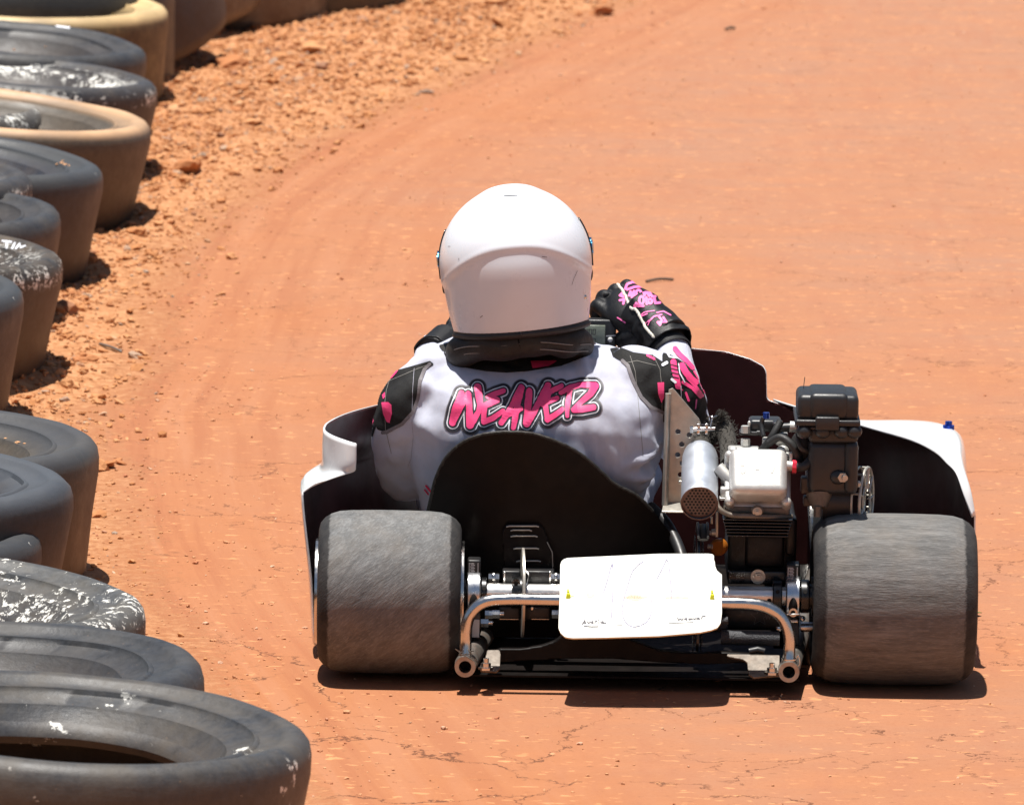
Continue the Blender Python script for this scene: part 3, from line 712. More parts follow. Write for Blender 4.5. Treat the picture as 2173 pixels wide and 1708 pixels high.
# ================================================================== KART
kart = empty('go_kart', (0, 0, 0)); tag(kart, 'white and black racing go-kart seen from behind on the red clay', 'go-kart')
KX = lambda px, Y=0.0: at(px, 1258, Y).x
def part(mb, name, mt, parent=None, smooth=True, sharp=40, fixn=True, label=None):
    cl = [mb] if name in KEEP else clusters(mb)
    o = cl[0].build(name, mt, parent or kart, smooth, sharp, fixn)
    for m in cl[1:]: m.build(name, mt, parent or kart, smooth, sharp, fixn)
    if label: o['label'] = label
    return o
def A(px, py, Y): return at(px, py, Y)
def solid(o, th, offset=-1, mo=0, ro=None):
    m = o.modifiers.new('s', 'SOLIDIFY'); m.thickness = th; m.offset = offset; m.material_offset = mo; m.material_offset_rim = mo if ro is None else ro
    m.use_even_offset = False; return o
def shell(name, f, bounds, res, Yf, th, mats, parent=None, mo=0, ro=0, label=None, flip=False):
    v2, f2 = patch2d(f, bounds, res); b = MB(); b.add([A(x, y, Yf(x, y)) for x, y in v2], f2)
    o = b.build(name, mats, parent or kart, True, 50, fixn=False)
    bm = bmesh.new(); bm.from_mesh(o.data); bm.faces.ensure_lookup_table()
    for fc in bm.faces:
        if (fc.normal.dot(CAM-fc.calc_center_median()) < 0) != flip: fc.normal_flip()
    bm.to_mesh(o.data); bm.free(); solid(o, th, -1, mo, ro)
    if label: o['label'] = label
    return o
def loft(name, rows, mats, th, parent=None, mo=1, ro=0, sub=5, flip=False, label=None):
    """rows[r][c] -> 3D points, smoothed in both directions"""
    R1 = [bez(r, sub) for r in rows]; cols = list(zip(*R1)); C1 = [bez(c, sub) for c in cols]
    b = MB(); nr = len(C1[0]); nc = len(C1)
    b.add([p for c in C1 for p in c], [(c*nr+r, (c+1)*nr+r, (c+1)*nr+r+1, c*nr+r+1) for c in range(nc-1) for r in range(nr-1)])
    o = b.build(name, mats, parent or kart, True, 60, fixn=False)
    if flip:
        bm = bmesh.new(); bm.from_mesh(o.data); bmesh.ops.reverse_faces(bm, faces=bm.faces); bm.to_mesh(o.data); bm.free()
    solid(o, th, -1, mo, ro)
    if label: o['label'] = label
    return o

# ---- rear wheels
AX = Vector((0, 0, A(1108, 1257, 0).z))
def kart_wheel(cx_px, cy_px, Y, r, half, tm, label, rimr=0.088, rimh=None):
    c = A(cx_px, cy_px, Y); k = r/0.138; q = half/0.1208
    pr = [(0.066, .098), (.080, .112), (.096, .1200), (.106, .1208), (.116, .1180), (.1250, .1105), (.1315, .1000), (.1358, .0860), (.1376, .066), (.1384, .03), (.1386, 0)]
    pr = [(a if a < .07 else a*k, b*q) for a, b in pr]; prof = pr+[(a, -b) for a, b in pr[-2::-1]]
    b = MB(); b.lathe(prof, (0, 0, 0), 'x', 128)
    t = b.build('wheel', tm, None, True, 60); t.name = 'wheel'; t.location = c; t['label'] = label
    t.parent = kart
    rm = MB(); rh = rimh or half+0.004
    for s in (-1, 1):
        rm.lathe([(0.060, s*(rh-.03)), (rimr-.006, s*(rh-.02)), (rimr-.004, s*rh), (rimr, s*(rh+.001)), (rimr+.001, s*(rh-.004)), (rimr-.002, s*(rh-.02)), (0.062, s*(rh-.034))], (0, 0, 0), 'x', 96, closed=True)
    rm.lathe([(0.02, -0.015), (0.062, -0.035), (0.062, 0.035), (0.02, 0.0)], (0, 0, 0), 'x', 64, closed=True)
    ro = rm.build('rim', 'chrome', t, True, 30); return t
wl = kart_wheel(827, 1255.5, 0, .138, .1208, tread_mat('left_tread', (0, R(42), 0), (0.45, 1.0, 2.0), half=0.1208), 'left rear wheel with grey scuffed tread')
wr = kart_wheel(1895, 1271, 0, .1448, .1384, tread_mat('right_tread', (0, 0, 0), (0.32, 2.2, 2.2), (0.125, 0.122, 0.118), half=0.1384), 'wide right rear wheel', rimh=.122)
# front wheels, mostly hidden inside the bodywork
fl = kart_wheel(880, 1108, 1.0, .125, .075, MAT['rubber'], 'left front wheel inside the bodywork', rimr=.07)
fr = kart_wheel(1810, 1122, 1.0, .125, .075, MAT['rubber'], 'right front wheel inside the bodywork', rimr=.07)

# ---- axle, hubs, bearing carriers
b = MB(); b.cyl(A(975, 1257, 0), A(1725, 1265, 0), .0160, n=40); axle = part(b, 'axle', 'satin')
b = MB()
for px in (1557, 1583, 1607, 1632):
    c = A(px, 1266.5, 0)+Vector((0, -.0150, -.003)); b.cyl(c, c+Vector((0, -.0016, -.0005)), .0036, n=16)
part(b, 'keyway_holes', 'hole', axle)
def carrier(x0, x1, cy, ytop, label=None):
    c = A((x0+x1)/2, cy, 0); w = (x1-x0)/1250; hz = (cy-ytop)/1212
    b = MB(); b.lathe([(.017, -w/2), (.034, -w/2), (.036, -w/2+.002), (.036, w/2-.002), (.034, w/2), (.017, w/2)], c, 'x', 64, closed=True)
    o = part(b, 'bearing_carrier', 'anod')
    b = MB(); b.box(c+Vector((0, .012, hz*.5+.010)), (w*.96, .036, hz-.022), None, .003); part(b, 'clamp_block', 'black', o)
    b = MB(); b.box(c+Vector((0, .010, -.045)), (w*.98, .040, .060), None, .004); b.box(c+Vector((0, .012, -.085)), (w*.7, .03, .05), None, .003); part(b, 'support_bracket', 'dark_alu', o)
    b = MB(); q = c+Vector((0, -.033, -.010)); b.ell(q, (w*.33, .006, .016)); part(b, 'slot', 'hole', o)
    b = MB(); q = c+Vector((0, -.037, -.021)); b.lathe([(.0040, -.002), (.0075, -.002), (.0075, .002), (.0040, .002)], q, 'y', 24, closed=True); b.box(c+Vector((0, -.0365, -.024)), (w*1.0, .006, .0028), None, .001); part(b, 'clamp_lip', 'chrome', o)
    b = MB(); zt = c.z+hz-.004
    # small vertical lettering strip on the block
    for i in range(7):
        b.box((c.x-w*.15+(i % 2)*.0012, c.y-.0068, zt-.003-i*.0026), (w*.30, .0008, .0014))
    b.box((c.x+w*.28, c.y-.0068, zt-.011), (.0012, .0008, .018)); b.box((c.x-w*.36, c.y-.0068, zt-.011), (.0012, .0008, .018)); part(b, 'clamp_lettering', 'tagp', o)
    return o
carrier(991, 1020, 1257, 1187); carrier(1667, 1697, 1265, 1196)
def collar(x0, x1, cy, r, mt='dark_alu', hole=True):
    a = A(x0, cy, 0); c = A(x1, cy, 0); w = c.x-a.x; m = (a+c)/2
    b = MB(); b.lathe([(.016, -w/2), (r-.0015, -w/2), (r, -w/2+.0015), (r, w/2-.0015), (r-.0015, w/2), (.016, w/2)], m, 'x', 56, closed=True)
    o = part(b, 'axle_collar', mt)
    if hole:
        b = MB(); q = m+Vector((0, -r*.90, r*.42)); b.cyl(q, q+Vector((0, -.0018, .0008)), .0034, n=14); part(b, 'set_screw_hole', 'hole', o)
    return o
collar(976, 990, 1257, .028); collar(1021, 1033, 1257, .026); collar(1639, 1659, 1264.5, .0285); collar(1698, 1717, 1265, .0285)
b = MB(); b.cyl(A(1716, 1265, 0), A(1760, 1265, 0), .021); b.cyl(A(1722, 1265, 0), A(1730, 1265, 0), .034); b.cyl(A(940, 1257, 0), A(978, 1257, 0), .019); part(b, 'wheel_hub', 'dark_alu')
# rear hub lower pin on the right
b = MB(); b.cyl(A(1699, 1330, .03), A(1724, 1330, .03), .0085); part(b, 'hub_pin', 'anod')

# ---- brake disc, caliper
b = MB(); c = A(1109, 1257, 0)
b.lathe([(.03, -.002), (.076, -.002), (.076, .002), (.03, .002)], c, 'x', 96, closed=True, mat3=Matrix.Rotation(R(2.0), 3, 'Z')); disc = part(b, 'brake_disc', 'steel')
b = MB(); b.lathe([(.016, -.012), (.027, -.012), (.027, .012), (.016, .012)], A(1101, 1257, 0), 'x', 40, closed=True); q = A(1095, 1238, -.02); b.cyl(q+Vector((0, .02, 0)), q, .0075); part(b, 'disc_hub', 'dark_alu', disc)
b = MB(); q = A(1095, 1238, -.0215); b.cyl(q, q+Vector((0, -.001, 0)), .0035); part(b, 'hub_bolt_hole', 'hole', disc)
b = MB(); b.ibox(1066, 1211, 1104, 1243, .035, .05, .003); b.ibox(1114, 1211, 1176, 1243, .035, .05, .003); b.ibox(1068, 1245, 1175, 1290, .06, .03, .004)
cal = part(b, 'brake_caliper', 'black')
b = MB()
for px in (1068, 1165): b.ibox(px, 1212, px+5, 1238, .033, .01, .001)
for x, y in ((1048, 1226), (1180, 1226)): q = A(x, y, .03); b.tube([q+Vector((-.009, 0, 0)), q+Vector((.009, 0, 0))], .0085, 6); b.ell(q, (.008, .008, .0095))
part(b, 'caliper_bolt', 'chrome', cal)
b = MB(); b.ibox(1056, 1286, 1104, 1318, .0, .06, .004); b.ibox(1113, 1286, 1168, 1318, .0, .06, .004); lc = part(b, 'pedal_linkage_housing', 'black')
b = MB()
for x, y in ((1038, 1303), (1053, 1302), (1180, 1302), (1029, 1321)): q = A(x, y, -.01); b.cyl(q+Vector((-.007, 0, 0)), q+Vector((.006, 0, 0)), .008, n=6); b.cyl(q+Vector((.006, 0, 0)), q+Vector((.013, 0, 0)), .005, n=10)
b.ibox(1060, 1313, 1100, 1314.3, -.002, .004, 0); b.ibox(1128, 1313, 1165, 1314.3, -.002, .004, 0); b.ibox(1126, 1287, 1132, 1295, -.004, .004, .001)  # thin chrome strips stand in for light along the housing's lower edges
part(b, 'housing_bolt_and_edge_glint', 'chrome', lc)
b = MB(); b.tube(bez([A(1117, 1212, .02), A(1122, 1222, .01), A(1117, 1240, -.01), A(1113, 1252, -.015)]), .0016, 8); part(b, 'brake_spring_wire', 'chrome', cal)
# slotted dark bracket behind the disc
f = sd_polygon([(1066, 1130), (1075, 1114), (1143, 1112), (1155, 1125), (1163, 1150), (1174, 1175), (1176, 1240), (1075, 1240)], 1)
br = shell('slotted_bracket', f, (1058, 1105, 1184, 1248), 3, lambda x, y: .07, .003, ['seat'])
b = MB()
for x0, x1, y in ((1075, 1143, 1116), (1084, 1128, 1124.5), (1084, 1140, 1137), (1090, 1143, 1163), (1096, 1147, 1190)):
    b.tube([A(x0, y+1.5, .066), A(x0+5, y, .064), A(x1-5, y, .064), A(x1, y+1.5, .066)], .0013, 8)
b.tube([A(1161, 1150, .066), A(1172, 1172, .066), A(1174, 1240, .066)], .0008, 6)
part(b, 'slot_edges', 'steel', br)

# ---- frame rails, floor, rear lip
RZ = 0
def rail(p0, p1):
    b = MB(); d = (p1-p0); d.z = 0; d.normalize(); pts = [p0, p0+d*1.35]
    b.tube(pts, .0172, 32, caps=False); o = part(b, 'frame_rail', 'rawsteel')
    b = MB(); b.lathe([(.0105, 0), (.0175, 0), (.0175, .03), (.0105, .03)], p0+Vector((0, -.004, 0)), 'y', 40, closed=True); part(b, 'rail_end_collar', 'rawsteel', o)
    b = MB(); q = p0+d*.028; b.cyl(q, q+d*.002, .0168); part(b, 'rail_bore', 'hole', o)
    return o
rail(A(987, 1414, -.165), A(1018, 1363, .055)); rail(A(1674, 1425, -.165), A(1688, 1376, .05))
b = MB(); z0 = .022
for xa, xb, ya, yb in ((KX(1004), KX(1696), -.112, 1.15), (KX(690), KX(1030), .17, 1.15), (KX(1650), KX(2045), .17, 1.15)):  # centre pan extended behind the axle to widen the shadow on the ground
    b.box(((xa+xb)/2, (ya+yb)/2, z0), (xb-xa, yb-ya, .003))
part(b, 'floor_pan', 'seat')
lipf = sd_polygon([(1046, 1386), (1062, 1379), (1105, 1379), (1150, 1372), (1178, 1362), (1200, 1345), (1300, 1345), (1345, 1362), (1400, 1382), (1470, 1388), (1540, 1386), (1592, 1390), (1640, 1396), (1600, 1404), (1500, 1408), (1400, 1404), (1300, 1396), (1200, 1396), (1120, 1400), (1060, 1404)], 1)
shell('rear_lip', lipf, (1036, 1335, 1650, 1415), 4, lambda x, y: -.085, .02, ['seat'])
# tan brackets
def bracket(pts, Y, name='seat_bracket', mt='alu_dull', th=.004, bolts=()):
    x = [p[0] for p in pts]; y = [p[1] for p in pts]
    o = shell(name, sd_polygon(pts, 2.5), (min(x)-6, min(y)-6, max(x)+6, max(y)+6), 2.2, lambda px, py: Y-(py-min(y))*.0010, th, [mt])
    if bolts:
        b = MB()
        for bx_, by_ in bolts: q = A(bx_, by_+6, Y-.06); b.cyl(q, q+Vector((0, 0, .004)), .013, n=6); b.cyl(q+Vector((0, 0, .004)), q+Vector((0, 0, .011)), .0085, n=6); b.cyl(q+Vector((0, 0, .011)), q+Vector((0, 0, .019)), .0048, n=12)
        part(b, 'bracket_bolt', 'chrome', o)
    return o
bracket([(1036, 1381), (1058, 1381), (1060, 1388), (1058, 1416), (1052, 1422), (1022, 1420), (1020, 1416), (1032, 1398)], -.10, bolts=((1031, 1414),))
bracket([(1545, 1390), (1652, 1392), (1652, 1430), (1600, 1434), (1591, 1428), (1588, 1404), (1578, 1396)], -.10, bolts=((1638, 1424),))
b = MB(); b.ibox(1000, 1299, 1019, 1356, -.02, .02, .002); lp = part(b, 'mounting_plate', 'dark_alu')
b = MB(); b.ibox(1002, 1314, 1017, 1352, -.023, .002, .0004); part(b, 'plate_sticker', 'tagp', lp)
b = MB(); b.ibox(1681, 1322, 1696, 1368, -.02, .03, .003); rp = part(b, 'mounting_plate', 'foam')
b = MB(); b.ibox(1676, 1315, 1695, 1322, -.025, .02, .002); q = A(1703, 1312, -.02); b.ell(q, (.005, .005, .005)); b.ell(A(1653, 1334, -.03), (.006, .005, .005)); part(b, 'plate_bolt', 'chrome', rp)
b = MB(); b.ibox(1705, 1338, 1722, 1420, .16, .05, .006); part(b, 'dark_side_block', 'black')  # plain black block low beside the right wheel
# ---- padded tube, dark crosswise parts
b = MB(); b.tube([A(1530, 1352, -.03), A(1654, 1355, -.03)], .0125, 24); part(b, 'padded_tube', 'foam')
b = MB(); b.tube([A(1498, 1325, .0), A(1544, 1325, .0)], .013, 20); b.tube([A(1528, 1318, -.04), A(1545, 1316, -.04)], .0065, 14); part(b, 'frame_lug', 'foam')
b = MB(); b.ibox(1530, 1284, 1672, 1340, .03, .05, .01); cp = part(b, 'rear_crossmember', 'black')
bv = bvh_of([cp])
star = [(1612+22*math.cos(-math.pi/2+i*math.pi/5)*(1 if i % 2 == 0 else .42), 1308+22*math.sin(-math.pi/2+i*math.pi/5)*(1 if i % 2 == 0 else .42)) for i in range(10)]
stick('star_emblem', inter(sd_polygon(star, 0), lambda X, Y: 1.6-(-sd_polygon(star, 0)(X, Y))-0.0 if False else np.abs(sd_polygon(star, 0)(X, Y))-1.1), (1585, 1284, 1640, 1336), .7, bv, 'faint', cp, .001)
stick('faint_lettering', sd_poly_strokes([([(1624, 1302), (1627, 1313), (1630, 1304), (1633, 1313), (1636, 1302)], 1.1), ([(1646, 1302), (1640, 1302), (1640, 1312), (1646, 1312)], 1.1), ([(1640, 1307), (1645, 1307)], 1.1), ([(1651, 1302), (1651, 1312), (1656, 1312)], 1.1)]), (1618, 1296, 1662, 1318), .7, bv, 'faint', cp, .001)
b = MB(); b.tube([A(1590, 1382, -.08), A(1608, 1378, -.08), A(1622, 1382, -.08)], .006, 10); part(b, 'hose_fitting', 'black')

# ---- sprocket and chain
b = MB(); c = A(1481, 1262, 0); nT = 48; prof = []
for k in range(nT*2):
    a = math.pi*k/nT; rr = .0955 if k % 2 else .089; prof.append(Vector((0, math.cos(a)*rr, math.sin(a)*rr)))
b.prism([c+p+Vector((-.002, 0, 0)) for p in prof], (.004, 0, 0)); spr = part(b, 'sprocket', 'dark_alu', smooth=False)
b = MB()
for k in range(nT):
    a = 2*math.pi*k/nT
    if math.sin(a) < -.75 and math.cos(a) < 0: continue
    q = c+Vector((0, math.cos(a), math.sin(a)))*.098
    for s in (-.0065, .0065): b.box(q+Vector((s, 0, 0)), (.0016, .0105, .0075), Matrix.Rotation(a+math.pi/2, 3, 'X'), .002, 1)
part(b, 'drive_chain', 'black', spr)
b = MB(); pts = [c+Vector((.014, -math.cos(a)*.118, math.sin(a)*.122)) for a in [R(q) for q in range(62, 130, 6)]]
for s in (-.026, -.010): b.tube([p+Vector((s+.010, 0, 0)) for p in pts], .0022, 8)
b.tube([p+Vector((-.008, .004, -.004)) for p in pts], .009, 8, flat=.3); part(b, 'chain_guard', 'black')

# ---- bumper
YB = -.145
path = [A(988, 1396, -.15), A(988, 1365, YB), A(989, 1335, YB), A(996, 1307, YB), A(1013, 1286, YB), A(1038, 1274.5, YB), A(1075, 1271.5, YB), A(1120, 1271.5, YB), A(1250, 1274, YB), A(1400, 1277, YB), A(1530, 1279, YB), A(1585, 1280, YB), A(1622, 1286, YB), A(1650, 1301, YB), A(1667, 1323, YB), A(1675, 1352, YB), A(1675, 1380, YB), A(1675, 1406, -.15)]
b = MB(); b.tube(bez(path, 8), .0100, 28); bum = part(b, 'rear_bumper', 'chrome')
b = MB(); q = A(1675, 1398, -.15); b.lathe([(.0108, -.0012), (.0125, -.0012), (.0125, .0012), (.0108, .0012)], q, 'z', 24, closed=True); b.tube(bez([q+Vector((.011, -.004, 0)), q+Vector((.015, -.006, .008)), q+Vector((.017, -.006, -.006)), q+Vector((.013, -.004, -.012))]), .0011, 6); part(b, 'wire_clamp', 'chrome', bum)
b = MB(); q = A(988, 1384, -.155)
for i in range(9):
    a = random.uniform(0, 6.28); p = q+Vector((math.cos(a)*.011, math.sin(a)*.011, random.uniform(-.004, .003)))
    b.tube([p, p+Vector((random.uniform(-.014, .014), random.uniform(-.008, 0), random.uniform(-.006, .008))), p+Vector((random.uniform(-.02, .02), random.uniform(-.008, 0), random.uniform(-.016, .008)))], .0007, 5)
part(b, 'frayed_tie_ends', 'alu_dull', bum)

# ---- number plate, leaning on the bumper
PL = [(100, 230), (112, 190), (140, 165), (180, 150), (240, 145), (700, 125), (1300, 97), (1900, 95), (1955, 103), (1970, 125), (1968, 165), (1980, 200), (1985, 250), (2005, 300), (2040, 330), (2066, 350), (2066, 820), (2050, 940), (2010, 995), (1940, 1022), (1800, 1052), (1300, 1095), (700, 1113), (250, 1122), (160, 1108), (105, 1060), (78, 1000), (80, 900), (92, 600)]
def pl(x, y): return (1171.6+.17443*x, 1157.8+.17443*y)
PLD = [pl(*p) for p in PL]
def plY(x, y): return -.160-(y-1262)*.00110+((x-1358)/170)**2*.006
plate = shell('number_plate', sd_polygon(PLD, 0), (1180, 1168, 1540, 1360), 2.0, plY, .003, ['plate', 'rimcream'], mo=1, ro=1)
bv = bvh_of([plate])
def S(*ps, r=4): return ([pl(*p) for p in ps], r*.17443)
big = [S((625, 575), (680, 400), (712, 270), (732, 225), (740, 300), (742, 450), (735, 640), (725, 800), (715, 940) , r=6), S((1105, 197), (1050, 230), (985, 300), (955, 370), (925, 470), (885, 600), (862, 680), (852, 770), (860, 860), (900, 940), (950, 975), (1000, 990), (1080, 970), (1150, 930), (1190, 870), (1215, 790), (1215, 730), (1205, 640), (1205, 520), r=5.5), S((1270, 412), (1320, 320), (1365, 230), (1388, 172), (1410, 190), (1425, 260), (1435, 400), (1450, 540), (1448, 640), r=6)]
stick('faded_number', union(sd_poly_strokes(big), sd_poly_strokes([S((722, 245), (734, 228), (740, 260), r=8)])), (1270, 1180, 1440, 1340), .45, bv, 'pen', plate, .0006)
sm_ = [S((362, 962), (400, 905), (405, 945), r=6), S((375, 940), (410, 938), r=5.5), S((430, 925), (445, 945), (465, 925), r=5.5), S((475, 935), (500, 930), (490, 918), (475, 935), (500, 945), r=5.5), S((520, 945), (525, 920), (545, 918), r=5.5), S((560, 925), (560, 945), r=5.5), S((560, 905), (563, 907), r=5.5), S((590, 930), (600, 938), (625, 930), (612, 920), (600, 938), (640, 945), (655, 940), r=5.5), S((392, 978), (480, 986), (560, 984), r=5.5), S((785, 972), (850, 970), r=3.5), S((1172, 956), (1280, 958), (1375, 954), r=5.5), S((1420, 945), (1560, 938), (1720, 932), r=3),
       S((1525, 880), (1538, 905), (1560, 890), (1580, 905), (1595, 885), r=6), S((1610, 895), (1640, 890), (1630, 880), (1612, 895), (1640, 903), r=5.5), S((1680, 885), (1660, 893), (1675, 903), (1700, 885), (1705, 898), r=5.5), S((1715, 885), (1735, 895), (1750, 882), r=5.5), S((1760, 890), (1790, 882), (1775, 875), (1762, 890), (1795, 893), r=5.5), S((1815, 890), (1825, 862), (1840, 858), (1865, 852), r=5.5)]
stick('small_handwriting', sd_poly_strokes(sm_[:11]), (1230, 1300, 1335, 1335), .4, bv, 'pen2', plate, .0007); stick('small_handwriting', sd_poly_strokes(sm_[11:]), (1360, 1295, 1505, 1330), .4, bv, 'pen2', plate, .0007)
def st(name, cx_, cy_, rx, ry, mt): 
    a, c = pl(cx_, cy_); stick(name, lambda X, Y: np.hypot((X-a)/rx, (Y-c)/ry)-1+0.35*vnoise(X, Y, .35, 4), (a-rx*1.5, c-ry*1.6, a+rx*1.5, c+ry*1.6), .6, bv, mt, plate, .0004)
st('stain', 1000, 628, 17, 7, 'stain'); st('stain', 1010, 628, 27, 3, 'stain'); st('stain', 465, 600, 8.5, 5.5, 'stain2'); st('stain', 1520, 630, 25, 3.2, 'stain')
def ziptie(px, py, tail):
    q = A(px, py, plY(px, py)-.001); b = MB(); b.box(q+Vector((0, -.003, 0)), (.0068, .006, .0105), Matrix.Rotation(R(8), 3, 'Y'), .0015)
    b.tube([q+Vector((0, 0, .007)), q+Vector((0, .01, .009)), q+Vector((0, .03, 0)), q+Vector((0, .01, -.012)), q+Vector((0, -.001, -.006))], .0022, 8, flat=.4)
    if tail: b.tube([q+Vector((0, -.004, -.003)), q+Vector((-.0005, -.006, -.013)), q+Vector((-.001, -.006, -.021))], .0023, 6, flat=.4); b.tube([q+Vector((.003, -.003, .001)), q+Vector((.011, -.004, .0005))], [.0012, .0004], 6)
    part(b, 'zip_tie', 'zip', plate)
ziptie(1205.5, 1264, True); ziptie(1511, 1266, False)

# ---- seat
SO = [(930, 1330), (905, 1240), (900, 1150), (906, 1095), (915, 1055), (925, 1015), (944, 975), (972, 946), (1005, 928), (1045, 919), (1085, 917), (1125, 920), (1165, 931), (1205, 948), (1240, 970), (1275, 1000), (1305, 1027), (1340, 1045), (1358, 1057), (1385, 1085), (1420, 1130), (1450, 1240), (1440, 1330), (1300, 1350), (1050, 1350)]
def seatY(x, y): return .052+max(0, (y-918))*.00012+((x-1130)/250)**2*.035
seat = shell('seat', sd_polygon(SO, 2), (890, 905, 1465, 1362), 5, seatY, .006, ['seat'])
b = MB(); edge = bez([A(x, y, seatY(x, y)+.002) for x, y in SO[3:20]], 8); b.v and None
ed = MB()
for i, p in enumerate(edge):
    pass
ed.tube([p+Vector((0, random.uniform(-.001, .001), random.uniform(-.0004, .0005))) for p in edge], .0032, 8); part(ed, 'seat_edge_trim', 'brace', seat)
# seat struts and dark tray behind the seat on the right
b = MB(); b.tube(bez([A(1380, 1075, .2), A(1420, 1120, .15), A(1450, 1200, .08), A(1440, 1300, .02)]), .010, 12); b.tube(bez([A(925, 1200, .2), A(960, 1280, .1), A(1010, 1340, 0)]), .010, 12); part(b, 'seat_strut', 'black')

# ---- left side bodywork: outer wall curling in at the rear, flared skirt below
rows = []
top = [(757, 941, .135), (735, 934, .145), (708, 924, .165), (692, 914, .195), (691, 905, .225), (700, 895, .26), (730, 880, .34), (775, 866, .46), (830, 855, .65), (930, 850, .95)]
rows.append([A(*p) for p in top])
rows.append([A(*p) for p in [(756, 985, .135), (735, 985, .140), (708, 975, .165), (690, 958, .195), (688, 948, .225), (697, 938, .26), (727, 922, .34), (772, 905, .46), (826, 892, .65), (928, 888, .95)]])
rows.append([A(*p) for p in [(748, 1001, .140), (725, 1004, .145), (702, 1006, .165), (688, 1003, .195), (684, 992, .225), (690, 980, .26), (720, 960, .34), (766, 940, .46), (822, 925, .65), (926, 915, .95)]])
rows.append([A(*p) for p in [(695, 1020, .143), (680, 1024, .146), (668, 1027, .165), (660, 1022, .195), (658, 1012, .225), (662, 1000, .26), (690, 985, .34), (745, 968, .46), (812, 950, .65), (924, 935, .95)]])
rows.append([A(*p) for p in [(652, 1040, .143), (650, 1042, .148), (648, 1040, .165), (646, 1034, .195), (646, 1024, .225), (650, 1012, .26), (675, 1000, .34), (735, 985, .46), (808, 965, .65), (922, 945, .95)]])
rows.append([A(*p) for p in [(645, 1068, .143), (644, 1068, .148), (643, 1066, .165), (642, 1060, .195), (642, 1052, .225), (646, 1040, .26), (670, 1030, .34), (732, 1010, .46), (806, 990, .65), (921, 965, .95)]])
def low(r, z): return [Vector((p.x, p.y, z)) for p in r]
rows.append([A(662, 1225, .14)]+[Vector((p.x+.014, p.y, .14)) for p in rows[-1][1:]])
rows.append([A(671, 1368, .14)]+[Vector((p.x+.008, p.y, .025)) for p in rows[-1][1:]])
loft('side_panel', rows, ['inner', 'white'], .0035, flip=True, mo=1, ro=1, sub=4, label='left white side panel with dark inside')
# ---- right side bodywork
inn = [(1640, 850, .86), (1690, 866, .76), (1760, 885, .62), (1850, 912, .47), (1935, 937, .34), (1985, 962, .25), (2010, 985, .20), (2028, 1005, .17), (2044, 1050, .15), (2062, 1098, .14)]
crn = [(1655, 858, .87), (1720, 876, .78), (1795, 893, .64), (1885, 898, .48), (1968, 916, .36), (2010, 938, .27), (2024, 965, .215), (2036, 992, .18), (2052, 1040, .155), (2064, 1094, .145)]
out = [(1700, 885, .88), (1780, 900, .80), (1865, 906, .66), (1978, 902, .49), (2022, 914, .38), (2034, 935, .29), (2037, 965, .23), (2046, 1005, .19), (2058, 1050, .16), (2067, 1100, .15)]
rR = [[A(*p) for p in inn], [A(*p) for p in crn], [A(*p) for p in out]]
dxs = [.06, .06, .05, .025, .016, .012, .010, .006, .004, .001]
rR.append([Vector((p.x+dx, p.y, p.z-.05 if i < 8 else p.z*.8)) for i, (p, dx) in enumerate(zip(rR[2], dxs))])
rR.append([Vector((KX(2071, .14) if i > 5 else p.x+.006, p.y, .11)) for i, p in enumerate(rR[3])])
rR.append([Vector((p.x, p.y, .022)) for p in rR[4]])
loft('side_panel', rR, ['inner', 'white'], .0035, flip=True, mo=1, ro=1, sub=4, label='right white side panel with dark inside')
b = MB(); q = A(2013, 906, .36); b.cyl(q-Vector((0, 0, .004)), q+Vector((0, 0, .003)), .010); b.cyl(q, q+Vector((0, 0, .010)), .0062, n=8); part(b, 'blue_bolt', 'blue')
# front bodywork behind the driver's hands, dark side towards us
fp = sd_polygon([(860, 880), (1000, 800), (1290, 737), (1400, 735), (1480, 742), (1540, 748), (1590, 763), (1618, 778), (1624, 790), (1625, 846), (1632, 852), (1700, 872), (1720, 1196), (860, 1196)], 1.5)
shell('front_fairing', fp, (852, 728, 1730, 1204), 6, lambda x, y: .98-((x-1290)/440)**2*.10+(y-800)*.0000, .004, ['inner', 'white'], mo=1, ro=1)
# nose, beyond the fairing
b = MB(); b.box((0.0, 1.22, .11), (1.0, .22, .15), None, .05, 5); part(b, 'nose_cone', 'white')

# ---- steering
sc = A(1105, 768, .76); Rm = Matrix.Rotation(R(40), 3, 'X')
b = MB(); b.tube([sc+Rm @ Vector((math.cos(a)*.145, math.sin(a)*.125, 0)) for a in np.linspace(0, 2*math.pi, 49)], .0125, 14, caps=False)
for a in (90, 210, 330): b.tube([sc, sc+Rm @ Vector((math.cos(R(a))*.14, math.sin(R(a))*.12, 0))], .008, 8)
b.tube([sc, sc+Vector((0, .30, -.25))], .009, 12); stw = part(b, 'steering_wheel', 'rubber')
b = MB(); b.ibox(1228, 678, 1307, 746, .675, .03, .004); gau = part(b, 'lap_timer', 'plastic', stw)
b = MB(); b.ibox(1240, 690, 1284, 736, .672, .003, .001); lcd = part(b, 'timer_screen', 'lcd', stw)
bv = bvh_of([lcd, gau])
stick('screen_digits', sd_poly_strokes([([(1243, 699), (1248, 699), (1247, 710), (1242, 710), (1243, 699)], .8), ([(1251, 699), (1256, 699), (1255, 710), (1250, 710), (1251, 699)], .9), ([(1259, 699), (1264, 699), (1263, 710), (1258, 710), (1259, 699)], .9), ([(1258, 719), (1264, 719), (1263, 724)], .8)]), (1239, 695, 1270, 728), .4, bv, 'lcdink', stw, .0006)
stick('timer_marking', sd_poly_strokes([([(1287, 713), (1305, 712)], 1.3)]), (1284, 709, 1308, 716), .5, bv, 'tagp', stw, .0006)
b = MB(); b.ell(A(1295, 721, .673), (.0045, .003, .0045)); part(b, 'timer_button', 'tagp', stw)
